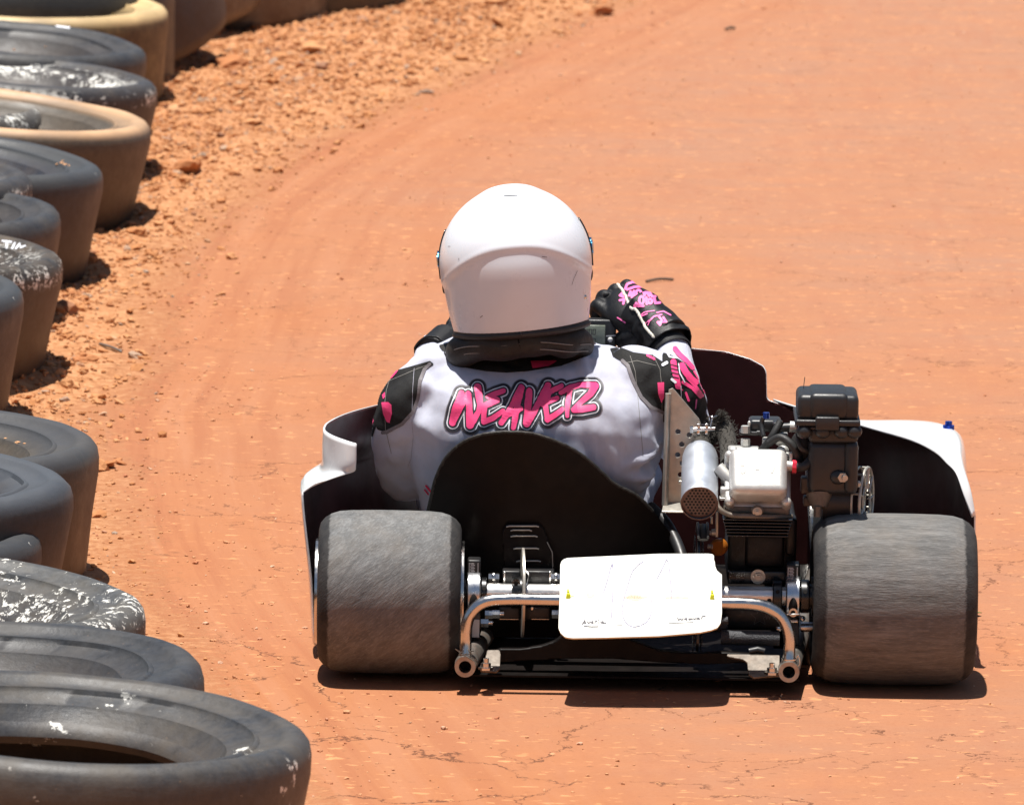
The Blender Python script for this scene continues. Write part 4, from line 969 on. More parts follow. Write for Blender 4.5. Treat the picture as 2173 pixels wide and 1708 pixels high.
b = MB(); q = A(1130, 900, .7); q.z = .06; b.box((KX(1000), 1.02, .12), (.06, .01, .12), None, .004); b.box((KX(1500), 1.02, .12), (.06, .01, .12), None, .004); part(b, 'foot_pedal', 'steel')

# ---- engine
b = MB(); b.ibox(1545, 1098, 1688, 1240, .07, .20, .008); b.ibox(1582, 1134, 1664, 1206, .064, .02, .006); b.ibox(1668, 1100, 1690, 1180, .05, .05, .006)
eng = part(b, 'engine', 'block')
b = MB(); b.ibox(1545, 1211, 1690, 1241, .03, .012, .002); part(b, 'mount_plate', 'dark_alu', eng)
b = MB(); q = A(1608.5, 1223, .028); b.cyl(q, q+Vector((0, -.002, 0)), .0125, n=28); b.cyl(q, q+Vector((0, -.008, 0)), .0075, n=6); b.cyl(q+Vector((0, -.008, 0)), q+Vector((0, -.012, 0)), .0042); q = A(1567, 1244, .01); part(b, 'mount_bolt', 'steel', eng)
b = MB(); q = A(1524, 1161, .06); b.lathe([(0.0001, -.006), (.011, -.006), (.0145, -.002), (.0145, .01), (.0001, .01)], q, 'y', 40, mat3=Matrix.Rotation(R(-20), 3, 'Z')); part(b, 'oil_cap', 'amber', eng)
b = MB()
for x, y in ((1513, 1129), (1511, 1158)):
    for k in range(4): q = A(x-9+k*3, y+2, .055); b.cyl(q, q+Vector((.0012, 0, 0)), .0042, n=12)
b.cyl(A(1510, 1130, .055), A(1519, 1130, .055), .006); b.ibox(1519, 1085, 1524, 1140, .05, .004, .001); b.ibox(1508, 1096, 1513, 1112, .05, .004, .001); part(b, 'cable_spring', 'steel', eng)
# cylinder head, valve cover
tiltv = Matrix.Rotation(R(38), 3, 'X')   # face normal up and back
vc = A(1609, 1006, -.012); Nn = Vector((0, -math.cos(R(38)), math.sin(R(38)))); Uu = Vector((0, math.sin(R(38)), math.cos(R(38)))); Xx = Vector((1, 0, 0))
Fm = Matrix((Xx, -Nn, Uu)).transposed()
b = MB(); b.box(vc-Nn*.006, (.098, .048, .088), Fm, .014, 5)
vcv = part(b, 'valve_cover', 'alu', eng)
b = MB(); b.box(vc-Nn*.034, (.112, .010, .098), Fm, .004)
b.box(vc-Nn*.058, (.104, .035, .10), Fm, .006); hd = part(b, 'cylinder_head', 'alu', eng)
b = MB()
for i in range(6): b.box(vc-Nn*(.050+.0*i)-Uu*.050+Vector((0, 0, -.004-.0055*i)), (.118-i*.003, .07, .002), None, .0006)
part(b, 'cooling_fins', 'dark_alu', eng)
b = MB()
for sx in (-1, 1):
    for su in (-1, 1):
        q = vc-Nn*.030+Xx*sx*.048+Uu*su*.044; b.cyl(q, q+Nn*.014, .0082, n=20); b.ell(q+Nn*.014, (.0085, .0085, .0085))
part(b, 'cover_bolt', 'alu', eng)
bv = bvh_of([vcv])
ltr = sd_poly_strokes([([(1576+6*math.cos(a), 995+8.5*math.sin(a)) for a in np.linspace(0, 6.3, 20)], 1.3), ([(1602, 987), (1602, 1003)], 1.1), ([(1613, 987), (1613, 1003)], 1.1), ([(1602, 995), (1613, 995)], 1.1), ([(1631, 987), (1638, 1003), (1645, 987)], 1.1)])
stick('cast_letters', ltr, (1564, 982, 1652, 1008), .5, bv, 'steel', vcv, .0010)
b = MB(); rng_ = bez([A(1518, 1052, -.01), A(1524, 1076, -.03), A(1548, 1092, -.035), A(1590, 1095, -.035), A(1640, 1097, -.03), A(1680, 1096, -.01)], 8)
b.tube(rng_, .0045, 10); b.ibox(1536, 1074, 1676, 1094, -.02, .06, .004); b.ell(A(1607, 1084, -.03), (.011, .006, .010)); shr = part(b, 'fan_shroud', 'alu_dull', eng)
b = MB(); b.bolt(A(1607, 1086, -.035), (0, -1, 0), .0055, .005); part(b, 'shroud_bolt', 'steel', eng)
b = MB(); b.ibox(1529, 1035, 1550, 1055, .0, .03, .003); b.ibox(1530, 1010, 1548, 1030, .03, .02, .004); b.tube([A(1524, 992, .03), A(1552, 1020, .02)], .011, 14); b.ibox(1545, 950, 1612, 962, .05, .03, .004); b.ibox(1527, 1056, 1546, 1062, -.005, .02, .001); part(b, 'intake_part', 'alu', eng)
# air box
b = MB(); b.ibox(1693, 838, 1822, 895, -.03, .11, .010, seg=4); b.ibox(1718, 835, 1800, 893, -.034, .115, .010, seg=4)
air = part(b, 'air_box', 'plastic', None)
b = MB(); b.ibox(1688, 891, 1826, 906, -.038, .145, .003); b.ibox(1694, 904, 1822, 914, -.030, .13, .003)
for k in (1706, 1746, 1786, 1813): b.ell(A(k, 916, -.03), (.013, .01, .012))
part(b, 'box_flange', 'plastic', air)
b = MB(); b.ibox(1731, 885, 1781, 914, -.046, .012, .003); part(b, 'latch', 'plastic', air)
b = MB(); b.ibox(1716, 906, 1821, 942, -.024, .12, .008); b.ibox(1716, 936, 1816, 1052, -.018, .11, .012); b.ibox(1792, 936, 1820, 1052, -.026, .09, .012, seg=4); b.ell(A(1778, 1012, -.016), (.014, .010, .013)); part(b, 'box_base', 'plastic', air)
b = MB(); q = A(1788, 1012, -.026); b.cyl(q+Vector((0, .01, 0)), q+Vector((0, -.008, 0)), .0085, n=6); b.cyl(q, q+Vector((.004, -.013, 0)), .005); b.ell(A(1822, 1027, -.01), (.004, .004, .006)); part(b, 'box_bolt', 'steel', air)
b = MB(); b.cyl(A(1738, 1050, .0), A(1738, 1078, -.01), .022, .012); b.cyl(A(1735, 1074, -.02), A(1735, 1096, -.02), .0065, n=6); b.ibox(1700, 1014, 1722, 1048, .02, .03, .003); b.ibox(1705, 1055, 1725, 1075, .02, .03, .003); part(b, 'carburettor', 'alu_dull', eng)
# linkage, hoses
b = MB(); b.ibox(1569, 916, 1620, 925, .07, .03, .002); b.ibox(1590, 891, 1658, 918, .08, .05, .006); b.tube(bez([A(1620, 886, .06), A(1616, 900, .06), A(1620, 925, .05)]), .004, 10); b.cyl(A(1606, 918, .06), A(1620, 918, .06), .004)
b.ibox(1640, 896, 1662, 906, .05, .03, .004); b.tube([A(1650, 908, .05), A(1690, 906, .05)], .008, 14); lk = part(b, 'throttle_linkage', 'plastic', eng)
b = MB(); b.tube(bez([A(1656, 895, .05), A(1640, 925, .04), A(1622, 950, .05), A(1605, 965, .06)]), .007, 12)
b.tube(bez([A(1632, 940, .03), A(1655, 928, .02), A(1678, 942, .01), A(1692, 965, .01), A(1700, 985, .02)]), .0065, 12)
b.tube(bez([A(1690, 925, .0), A(1700, 950, -.01), A(1716, 958, 0)]), .0045, 12)
b.tube(bez([A(1690, 990, .0), A(1706, 990, -.01), A(1722, 975, 0)]), .008, 12)
b.ell(A(1704, 945, .03), (.022, .02, .026)); part(b, 'rubber_hose', 'rubber', eng)
b = MB()
for x, y in ((1582, 911), (1582, 938)): q = A(x, y, .065); b.cyl(q-Vector((0, 0, .006)), q+Vector((0, 0, .006)), .0078, n=6)
b.ibox(1646, 920, 1672, 946, .05, .03, .004); b.ibox(1618, 930, 1632, 950, .06, .02, .003); b.ell(A(1661, 957, .03), (.011, .008, .010)); b.ell(A(1556, 957, .03), (.009, .008, .008)); b.ell(A(1590, 898, .07), (.003, .003, .004))
b.cyl(A(1668, 988, .0), A(1690, 990, .0), .0085); b.ibox(1674, 960, 1682, 985, .01, .01, .002); b.cyl(A(1676, 905, .045), A(1690, 906, .045), .0095); part(b, 'linkage_fitting', 'alu', eng)
b = MB(); b.cyl(A(1681, 990, .0), A(1690, 990.5, .0), .0115, n=8); part(b, 'red_clip', 'redan', eng)
b = MB(); q = A(1626, 884, .06); b.cyl(q-Vector((0, 0, .003)), q+Vector((0, 0, .007)), .0055, n=10); part(b, 'blue_knob', 'blue', eng)
b = MB(); b.tube([A(1704, 832, .04), A(1708, 800, .05)], .0007, 5); part(b, 'loose_wire', 'rubber', air)
# recoil / flywheel guard
b = MB(); c = A(1838, 1062, .05); M3 = Matrix.Rotation(R(-14), 3, 'Z'); 
for rr, tt in ((.056, .0028), (.030, .002)): b.tube([c+M3 @ Vector((0, math.cos(a)*rr, math.sin(a)*rr)) for a in np.linspace(0, 2*math.pi, 41)], tt, 8, caps=False)
b.tube([c+M3 @ Vector((-.014, math.cos(a)*.056, math.sin(a)*.056)) for a in np.linspace(0, 2*math.pi, 41)], .0022, 8, caps=False)
for a in np.linspace(0, 2*math.pi, 10)[:-1]: b.tube([c+M3 @ Vector((0, math.cos(a)*.02, math.sin(a)*.02)), c+M3 @ Vector((0, math.cos(a)*.056, math.sin(a)*.056))], .003, 6, flat=.5); b.tube([c+M3 @ Vector((0, math.cos(a)*.056, math.sin(a)*.056)), c+M3 @ Vector((-.014, math.cos(a)*.056, math.sin(a)*.056))], .002, 6)
part(b, 'flywheel_guard', 'steel', eng)
b = MB(); b.lathe([(.001, 0), (.05, 0), (.05, .05), (.001, .05)], c+Vector((-.075, 0, 0)), 'x', 40); part(b, 'flywheel_housing', 'black', eng)
# exhaust
ax = Vector((-.02, -.953, -.304)).normalized(); f0 = A(1484, 1068, -.045); n0 = f0-ax*.185
b = MB(); rr = .0302
q0 = f0-ax*.215
def along(o_, d): return o_+ax*d
b.tube([along(q0, d) for d in (0, .012, .018, .026, .036, .05, .07, .205, .2115, .215)], [.0125, .0125, .0165, .0235, .0285, .0305, .0312, .0312, .0312, .0300], 48, caps=False)
exh = part(b, 'exhaust_silencer', mat('satin_aluminium', (0.60, 0.64, 0.70), 0.48, 0.8, 0.08, 14, 0.05, 60))
b = MB()
u_ = ax.cross(Vector((1, 0, 0))).normalized(); w_ = ax.cross(u_).normalized()
b.cyl(along(q0, .2085), along(q0, .2095), .0295, n=40)
b.tube([along(q0, .2150)+(u_*math.cos(a)+w_*math.sin(a))*.0305 for a in np.linspace(0, 2*math.pi, 49)], .0012, 8, caps=False)
rim_ = part(b, 'silencer_end', 'perf', exh)
b = MB()
for i in range(-8, 9):
    for j in range(-8, 9):
        x = (i+.5*(j % 2))*.0062; y = j*.0054
        if math.hypot(x, y) < .0268:
            p = along(q0, .2097)+u_*y+w_*x; b.cyl(p, p+ax*.0004, .0021, n=8)
part(b, 'perforations', 'hole', exh)
b = MB(); hp = along(q0, .004); b.tube(bez([hp+ax*.012, hp, hp-ax*.02+Vector((.012, .01, .004)), A(1532, 905, .17), A(1545, 940, .13), A(1548, 985, .07)]), .0155, 16); wrp = part(b, 'heat_wrap', 'wrap', exh)
b = MB(); Pq = bez([hp-ax*.01+Vector((.004, .01, .004)), A(1530, 905, .17), A(1545, 940, .13), A(1548, 985, .07)], 14)
for i in range(420):
    p = random.choice(Pq[:26] if i % 3 else Pq); d = Vector((random.gauss(0, 1), random.gauss(0, 1), random.gauss(0, 1)+.4)).normalized(); s_ = p+d*.013; l = random.uniform(.006, .017)
    d2 = (d+Vector((random.gauss(0, .6), random.gauss(0, .6), random.gauss(0, .6)))).normalized(); b.tube([s_, s_+d*l*.5, s_+d*l*.5+d2*l*.5], [.0007, .0006, .0003], 4, caps=False)
for i in range(90):
    p = A(1520+random.uniform(-8, 6), 893+random.uniform(-5, 5), .15); d = Vector((random.uniform(.2, 1), random.gauss(0, .3), random.uniform(.2, 1))).normalized(); b.tube([p, p+d*.012, p+d*.022+Vector((0, 0, -.001))], [.0008, .0007, .0003], 4, caps=False)
part(b, 'frayed_fibres', 'wrap', exh)
b = MB(); cc = A(1490, 912, .135); b.cyl(A(1464, 911, .12), A(1517, 910, .12), .0036, n=12); b.cyl(A(1464, 911, .12), A(1471, 911, .12), .0065, n=6)
for px in (1482, 1499): b.ibox(px-3, 899, px+4, 922, .117, .006, .0015)
b.tube(bez([A(1507, 908, .11), A(1511, 886, .115), A(1506, 884, .12), A(1500, 888, .13)]), .0012, 6); b.tube([A(1511, 886, .115), A(1522, 882, .115)], .0011, 6); part(b, 'exhaust_clamp', 'chrome', exh)
# perforated shield plate
hs = [(1439, 916), (1463, 923), (1447, 943), (1438, 965), (1448, 983), (1444, 1007)]
fpoly = sd_polygon([(1421, 828), (1427, 826), (1433, 832), (1482, 890), (1500, 940), (1500, 1080), (1418, 1080)], 2)
fh = lambda X, Y: np.maximum(fpoly(X, Y), -np.minimum.reduce([np.hypot(X-a, Y-c)-5.6 for a, c in hs]))
shd = shell('perforated_shield', fh, (1410, 818, 1510, 1090), 1.6, lambda x, y: .175, .003, ['steel'])
b = MB(); b.tube(bez([A(1418, 835, .17), A(1416, 900, .168), A(1414, 980, .166), A(1411, 1072, .163)], 6), .0052, 14, flat=1.6); b.prism([A(1404, 1088, .13), A(1408, 1070, .17), A(1478, 1070, .17), A(1478, 1090, .13)], (0, 0, .003), .001); b.ibox(1440, 1020, 1470, 1028, .16, .01, .002); part(b, 'shield_flange', 'steel', shd)

# ================================================================== DRIVER
def rot_basis(x, y, z): return Matrix((x, y, z)).transposed()
b = MB()
# torso: (left px, right px, centre py, depth of the back surface, half thickness)
secs = [(1020, 1180, 690, .315, .060), (1000, 1205, 722, .270, .075), (930, 1300, 752, .225, .085), (885, 1375, 785, .180, .098), (866, 1403, 825, .145, .110), (858, 1410, 870, .118, .118), (858, 1406, 920, .105, .122), (866, 1396, 980, .105, .125), (880, 1375, 1045, .115, .125), (900, 1350, 1110, .15, .12), (915, 1330, 1180, .18, .11), (930, 1320, 1260, .21, .10)]
n = 48; vs = []; fs = []
for (xl, xr_, py, yb, d) in secs:
    a0 = A(xl, py, yb+d); a1 = A(xr_, py, yb+d); cx_ = (a0.x+a1.x)/2; hw = (a1.x-a0.x)/2; z = A((xl+xr_)/2, py, yb).z
    for k in range(n):
        a = 2*math.pi*k/n; c, s = math.cos(a), math.sin(a); e = 2/2.5
        vs.append((cx_+hw*math.copysign(abs(c)**e, c), yb+d+d*math.copysign(abs(s)**e, s), z))
for i in range(len(secs)-1):
    for k in range(n): fs.append((i*n+k, i*n+(k+1) % n, (i+1)*n+(k+1) % n, (i+1)*n+k))
fs.append(tuple(range(n))); fs.append(tuple((len(secs)-1)*n+k for k in range(n-1, -1, -1)))
b.add(vs, fs)
def limb(pts, rad, n=20):
    P = bez(pts, 8); rs = list(np.interp(np.linspace(0, len(rad)-1, len(P)), range(len(rad)), rad)); b.tube(P, rs, n)
    b.ell(P[0], (rs[0],)*3, u=16, v=10); b.ell(P[-1], (rs[-1],)*3, u=16, v=10)
# left arm
limb([A(915, 822, .24), A(882, 858, .22), A(860, 915, .24), A(862, 985, .30), A(880, 1008, .36)], [.062, .060, .057, .054, .048])
limb([A(880, 1006, .36), A(885, 930, .45), A(905, 830, .56), A(928, 745, .66)], [.048, .050, .044, .034])
# right arm
limb([A(1350, 815, .24), A(1410, 835, .25), A(1437, 880, .30), A(1448, 925, .37)], [.062, .060, .054, .050])
limb([A(1448, 930, .38), A(1444, 880, .45), A(1436, 820, .53), A(1424, 762, .60), A(1408, 722, .64)], [.049, .050, .045, .037, .031])
# hips, legs and feet
b.ell(A(1120, 1250, .33), (.15, .14, .10))
for s, px in ((-1, 1050), (1, 1210)):
    h = A(px, 1240, .36); kn = Vector((h.x+s*.10, .66, .24)); an = Vector((h.x+s*.03, .93, .10)); to = Vector((h.x+s*.04, 1.0, .16))
    limb([h, kn], [.078, .058]); limb([kn, an], [.056, .040]); limb([an, to], [.042, .030])
# head inside the helmet, neck
HC = A(1094, 556, .245)
b.tube([A(1100, 720, .29), A(1096, 620, .26)], [.055, .052], 20); b.ell(HC+Vector((0, .01, -.005)), (.075, .09, .10))
person = b.build('person', 'suit', None, True, 180)
remesh(person, .0052, 10, .5)
# folds in the cloth
me = person.data; cc0 = np.empty(len(me.vertices)*3, np.float32); me.vertices.foreach_get('co', cc0); cc0 = cc0.reshape(-1, 3)
nn0 = np.empty(len(me.vertices)*3, np.float32); me.vertices.foreach_get('normal', nn0); nn0 = nn0.reshape(-1, 3)
def fold(p):
    x, y, z = p
    q = mnoise.noise(Vector((x*9+3, y*9, z*5)))
    f = .0035*mnoise.noise(Vector((x*17+q*1.5, y*10, z*13-q)))
    f += .0035*(1-abs(mnoise.noise(Vector((x*11+z*13, z*4-x*6, y*6+q))))*2.4)*max(0, q+.25)
    f += .0022*mnoise.noise(Vector((x*38+z*20, y*22, z*26-x*20)))+.0022*(1-abs(mnoise.noise(Vector((x*26-z*16+q*2, y*14, z*12+x*9))))*3.0)*max(0, .35-q)
    return f*1.5
disp = np.array([fold(p) for p in cc0], np.float32)
# gathered creases under the arms, drawn where the photograph has them
def crease(pts, w, depth):
    P = [A(*p) for p in pts]; depth *= 1.4
    for i in range(len(P)-1):
        a = np.array(P[i]); d = np.array(P[i+1])-a; t = np.clip(((cc0-a)@d)/(d@d), 0, 1); r = np.linalg.norm(cc0-a-t[:, None]*d, axis=1)
        disp[:] = disp-depth*np.exp(-(r/w)**2)+depth*.6*np.exp(-((r-w*2.0)/w)**2)
crease([(880, 1010, .12), (850, 1000, .16)], .008, .007); crease([(868, 1022, .15), (835, 985, .19)], .008, .006)
crease([(1330, 1010, .12), (1372, 990, .16), (1400, 960, .2)], .009, .008); crease([(1350, 1040, .13), (1390, 1020, .2)], .008, .007)
crease([(830, 930, .17), (880, 948, .12), (930, 935, .10)], .007, .003); crease([(850, 960, .15), (900, 1000, .11), (925, 1040, .11)], .008, .004); crease([(1300, 930, .10), (1345, 950, .11), (1400, 930, .16)], .008, .003); crease([(1290, 960, .10), (1330, 985, .11)], .007, .004); crease([(1150, 800, .16), (1200, 870, .11)], .007, .002); crease([(1010, 800, .16), (960, 870, .11)], .007, .002)
crease([(884, 985, .11), (882, 900, .12)], .005, .0025); crease([(1355, 975, .11), (1352, 900, .12)], .005, .0025)
crease([(930, 840, .12), (905, 780, .2)], .008, .003); crease([(1290, 860, .10), (1260, 770, .2)], .01, .004); crease([(1240, 830, .12), (1215, 770, .22)], .008, .003)
cc0 += nn0*disp[:, None]; me.vertices.foreach_set('co', cc0.ravel()); me.update()
tag(person, 'driver in white and black race suit and white helmet, one gloved hand on the wheel', 'person')
bv = bvh_of([person])
def Z3(x, y): return (778.8+.40345*x, 344.6+.40345*y)
def Zs(pts): return [Z3(*p) for p in pts]
def R1(x, y): return (1206.1+.20172*x, 551.3+.20172*y)
def Rs(pts): return [R1(*p) for p in pts]
def sk(name, f, bd, res, mt, off=.0012, label=None): return stick(name, f, bd, res, bv, mt, person, off, label=label, largest=name in ('sleeve_panel', 'shoulder_panel'))
# shoulder panels
pl_ = Zs([(118, 1150), (140, 1105), (230, 1080), (330, 1050), (345, 1062), (305, 1085), (280, 1150), (268, 1240), (240, 1315), (185, 1375), (105, 1415), (60, 1400), (30, 1330), (50, 1250), (85, 1190)])
fl_ = sd_polygon(pl_, 2)
sk('shoulder_panel', fl_, (775, 755, 930, 935), 1.3, 'panel', .0010, 'left black shoulder panel')
sk('panel_trim', sd_poly_strokes([(Zs([(330, 1062), (300, 1090), (280, 1150), (268, 1240), (240, 1315), (185, 1375), (105, 1418), (85, 1420)]), 3.6)]), (800, 765, 930, 930), .9, 'grey', .0016)
pr_ = Zs([(1283, 985), (1330, 978), (1400, 1005), (1500, 1020), (1560, 1060), (1590, 1120), (1600, 1230), (1585, 1330), (1550, 1312), (1490, 1288), (1440, 1235), (1400, 1150), (1372, 1070), (1345, 1045), (1300, 1020)])
sk('shoulder_panel', sd_polygon(pr_, 2), (1280, 725, 1440, 900), 1.3, 'panel', .0010, 'right black shoulder panel')
sk('panel_trim', sd_poly_strokes([(Zs([(1345, 1045), (1372, 1070), (1400, 1150), (1440, 1235), (1490, 1288), (1550, 1312), (1580, 1318)]), 3.6)]), (1300, 755, 1430, 890), .9, 'grey', .0016)
# stitching
for pts in ([(330, 1060), (120, 1150), (105, 1200), (95, 1280), (100, 1400), (130, 1530)], [(250, 1085), (240, 1200), (235, 1330), (245, 1440), (235, 1560), (215, 1600)], [(1350, 1060), (1420, 1045), (1520, 1070)], [(1385, 1020), (1410, 1100), (1420, 1200), (1428, 1300), (1440, 1430), (1450, 1540)], [(1500, 1010), (1540, 1090), (1552, 1200), (1550, 1320)]):
    q = Zs(pts); xs = [p[0] for p in q]; ys = [p[1] for p in q]
    sk('stitched_seam', sd_poly_strokes([(q, .48)]), (min(xs)-3, min(ys)-3, max(xs)+3, max(ys)+3), .6, 'stitch' if pts[0][1] < 1100 and pts[0][0] != 250 else 'seam', .0015)
# pink flashes
for pts in ([(82, 1265), (115, 1262), (130, 1275), (133, 1320), (122, 1368), (108, 1362), (90, 1320)], [(118, 1140), (128, 1112), (165, 1098), (158, 1108), (135, 1135)], [(1528, 1160), (1560, 1158), (1560, 1235), (1548, 1262), (1532, 1215)], [(15, 1385), (35, 1345), (40, 1360), (20, 1400)], [(85, 1225), (98, 1212), (98, 1235), (90, 1245)]):
    q = Zs(pts); xs = [p[0] for p in q]; ys = [p[1] for p in q]
    sk('pink_flash', sd_polygon(q, .5), (min(xs)-4, min(ys)-4, max(xs)+4, max(ys)+4), .8, 'pink', .0020)
# dark outer sleeve on the left
sk('sleeve_panel', sd_polygon(Zs([(100, 1180), (60, 1240), (20, 1330), (5, 1420), (30, 1440), (60, 1350), (90, 1300)]), 1), (770, 810, 830, 935), 1.2, 'panel', .0009)
sk('small_red_mark', sd_poly_strokes([([(905, 1030), (915, 1042)], 2), ([(902, 1038), (910, 1048)], 1.5)]), (895, 1024, 922, 1054), .8, 'red', .0015)
# name across the back
def Wv(x, y): return (895.9+.2061*x, 771.9+.2061*y)
LT = [([(405, 312), (350, 470), (318, 610)], [30, 36, 36]), ([(318, 610), (400, 450), (478, 325)], [34, 24, 36]), ([(478, 325), (488, 480), (500, 632)], [34, 34, 40]), ([(500, 632), (585, 500), (600, 420)], [38, 26, 24]), ([(570, 250), (585, 340), (605, 440)], [32, 34, 30]),
      ([(835, 292), (760, 318), (680, 352)], [26, 28, 26]), ([(760, 375), (640, 440)], [28, 26]), ([(775, 385), (700, 425), (625, 455)], [28, 24, 22]), ([(650, 440), (638, 520), (632, 602)], [26, 26, 26]), ([(632, 602), (730, 560), (830, 492)], [26, 30, 26]),
      ([(1020, 255), (930, 420), (880, 520), (820, 610)], [30, 26, 30, 30]), ([(1015, 260), (985, 420), (940, 660)], [28, 32, 26]), ([(850, 545), (940, 505), (1010, 470)], [26, 32, 26]),
      ([(1100, 290), (1085, 440), (1075, 618)], [32, 34, 36]), ([(1075, 618), (1140, 520), (1210, 400), (1300, 235)], [36, 32, 30, 34]),
      ([(1430, 240), (1360, 275), (1290, 320)], [24, 26, 26]), ([(1385, 362), (1320, 390), (1245, 430)], [24, 26, 24]), ([(1310, 300), (1270, 420), (1290, 570)], [22, 26, 26]), ([(1290, 578), (1370, 530), (1440, 480)], [30, 28, 24]),
      ([(1425, 305), (1530, 255), (1640, 230), (1770, 232)], [24, 28, 28, 30]), ([(1525, 270), (1500, 400), (1490, 545)], [26, 26, 18]), ([(1775, 245), (1730, 320), (1640, 400), (1560, 475)], [34, 32, 28, 26]), ([(1560, 480), (1650, 475), (1765, 455)], [30, 34, 30])]
st_ = [([Wv(*p) for p in pts], [r_*.2061 for r_ in rr]) for pts, rr in LT]; base = sd_poly_strokes(st_); bd = (930, 800, 1295, 930)
bd = (925, 798, 1300, 932)
for i, (nm, o_, mt) in enumerate((('lettering_edge', 13.2, 'grey'), ('lettering_border', 11.0, 'ink'), ('lettering_white_line', 6.0, 'printw'), ('lettering_shadow', 3.4, 'ink'), ('name_lettering', 0.0, 'pink'))):
    sk(nm, (lambda o_: (lambda X, Y: base(X, Y)-o_))(o_), bd, 1.0 if i < 4 else .8, mt, .0008+.0007*i)
sk('pink_mark', sd_polygon([(1060, 917), (1130, 917), (1128, 921), (1064, 921)], 0), (1056, 914, 1134, 924), 1, 'pink', .0012)
# printed graphics down the right sleeve
GR = [([(1250, 1250), (1330, 1330), (1400, 1430)], 16, 'pink'), ([(1380, 1300), (1430, 1400)], 10, 'pink'), ([(1230, 1400), (1260, 1480)], 12, 'pink'), ([(1320, 1180), (1370, 1260)], 14, 'pink'), ([(1120, 940), (1165, 1000), (1230, 1060), (1300, 1140)], 24, 'pink'), ([(1100, 1080), (1110, 1160), (1130, 1240), (1150, 1330)], 30, 'pink'), ([(1190, 1120), (1230, 1190), (1290, 1260), (1330, 1290)], 34, 'pink'), ([(1200, 1290), (1300, 1350), (1380, 1440)], 18, 'pink'),
      ([(1130, 1330), (1190, 1370)], 8, 'pink'), ([(1115, 1440), (1180, 1445)], 8, 'pink'), ([(1130, 1480), (1195, 1485)], 6, 'pink'), ([(1265, 1590), (1290, 1620)], 18, 'pink'), ([(1340, 1470), (1330, 1560)], 7, 'pinkg'), ([(1290, 1640), (1330, 1660)], 9, 'pink'), ([(830, 1012), (900, 1050)], 12, 'pink')]
sk('sleeve_panel', sd_polygon(Rs([(970, 1060), (1000, 985), (1060, 925), (1200, 915), (1225, 1000), (1345, 1100), (1375, 1200), (1420, 1400), (1460, 1550), (1520, 1720), (1300, 1720), (1000, 1700), (1000, 1180)]), 1), (1405, 728, 1515, 900), 1.2, 'panel', .0008, 'right black and pink patterned sleeve panel')
for pts, r_, mt in GR:
    q = Rs(pts); xs = [p[0] for p in q]; ys = [p[1] for p in q]; w = r_*.2017
    sk('sleeve_graphic', sd_poly_strokes([(q, w)]), (min(xs)-w-2, min(ys)-w-2, max(xs)+w+2, max(ys)+w+2), .8, mt, .0018)
for pts, r_ in (([(1035, 990), (1060, 1030), (1130, 1040)], 8), ([(1150, 1100), (1165, 1200), (1215, 1290)], 6), ([(1175, 1330), (1180, 1440)], 4), ([(990, 1110), (1030, 1090)], 16), ([(1085, 1260), (1120, 1290)], 13)):
    q = Rs(pts); xs = [p[0] for p in q]; ys = [p[1] for p in q]; w = r_*.2017
    sk('sleeve_stripe', sd_poly_strokes([(q, w)]), (min(xs)-w-2, min(ys)-w-2, max(xs)+w+2, max(ys)+w+2), .7, 'printw', .0022)
for y in (1110, 1150, 1190, 1230): sk('sleeve_line', sd_poly_strokes([(Rs([(1075, y), (1150, y+20)]), 1.0)]), (1418, 770, 1442, 808), .6, 'ink', .0024)

# ---- helmet
hb = MB(); nu, nv = 160, 110; hv = []; tiltH = Matrix.Rotation(R(-6.0), 3, 'Y') @ Matrix.Rotation(R(-4), 3, 'X')
def helm(u, v):
    """u around (0 = back), v from top to rim"""
    cu, su = math.cos(u), math.sin(u)          # su right, -cu back
    if v < .62: ph = v/.62*math.pi/2; rad, z = math.sin(ph), .131*math.cos(ph)
    else: tt = (v-.62)/.38; rad, z = 1-.115*tt**1.9, -.118*tt
    x = .1305*rad*su; y = -.142*rad*cu
    if z < 0 and cu > 0: y *= 1-.10*(-z/.128)**1.5
    # recessed lower back with a raised rib above it
    s = -y/.142                                  # 1 at the back
    if s > -0.35:
        arc = .030-.060*(abs(x)/.13)**2.4
        t = (z-arc)/.0045; k1 = 1/(1+math.exp(max(-30, min(30, t))))
        w = max(0, min(1, (s+.35)/.6)); d_ = .0050*k1*math.exp(-(max(0, -(z-arc))/.13)**2)*w
        rib = .0015*math.exp(-((z-arc-.005)/.006)**2)*w
        nrm = Vector((x, y, z)).normalized(); q = Vector((x, y, z))-nrm*(d_-rib); x, y, z = q
    # small spoiler on the crown
    if z > .10:
        w = math.exp(-((abs(x)/.048)**6))*math.exp(-(((y+.03)/.05)**2)); z += .0045*w*min(1, (z-.10)/.02)
    return Vector((x, y, z))
for j in range(nv+1):
    for i in range(nu): hv.append(HC+tiltH @ helm(2*math.pi*i/nu, max(1e-3, j/nv)))
hf = [(j*nu+i, j*nu+(i+1) % nu, (j+1)*nu+(i+1) % nu, (j+1)*nu+i) for j in range(nv) for i in range(nu)]
hf.append(tuple(range(nu-1, -1, -1))); hb.add(hv, hf); helmet = part(hb, 'helmet', 'helmet', person, sharp=180)
b = MB(); rim = [HC+tiltH @ (helm(2*math.pi*i/72, 1.0)+Vector((0, 0, .001))) for i in range(73)]
b.tube(rim, .0052, 10, caps=False); part(b, 'helmet_rim_trim', 'rubber', helmet)
b = MB(); rim2 = [HC+tiltH @ (helm(2*math.pi*i/72, 1.0)*.93+Vector((0, 0, -.004))) for i in range(73)]; b.tube(rim2, .011, 10, caps=False); part(b, 'helmet_lining', 'brace', helmet)
b = MB()
for i in range(25):
    a = R(105+i*150/24)
b_ = []
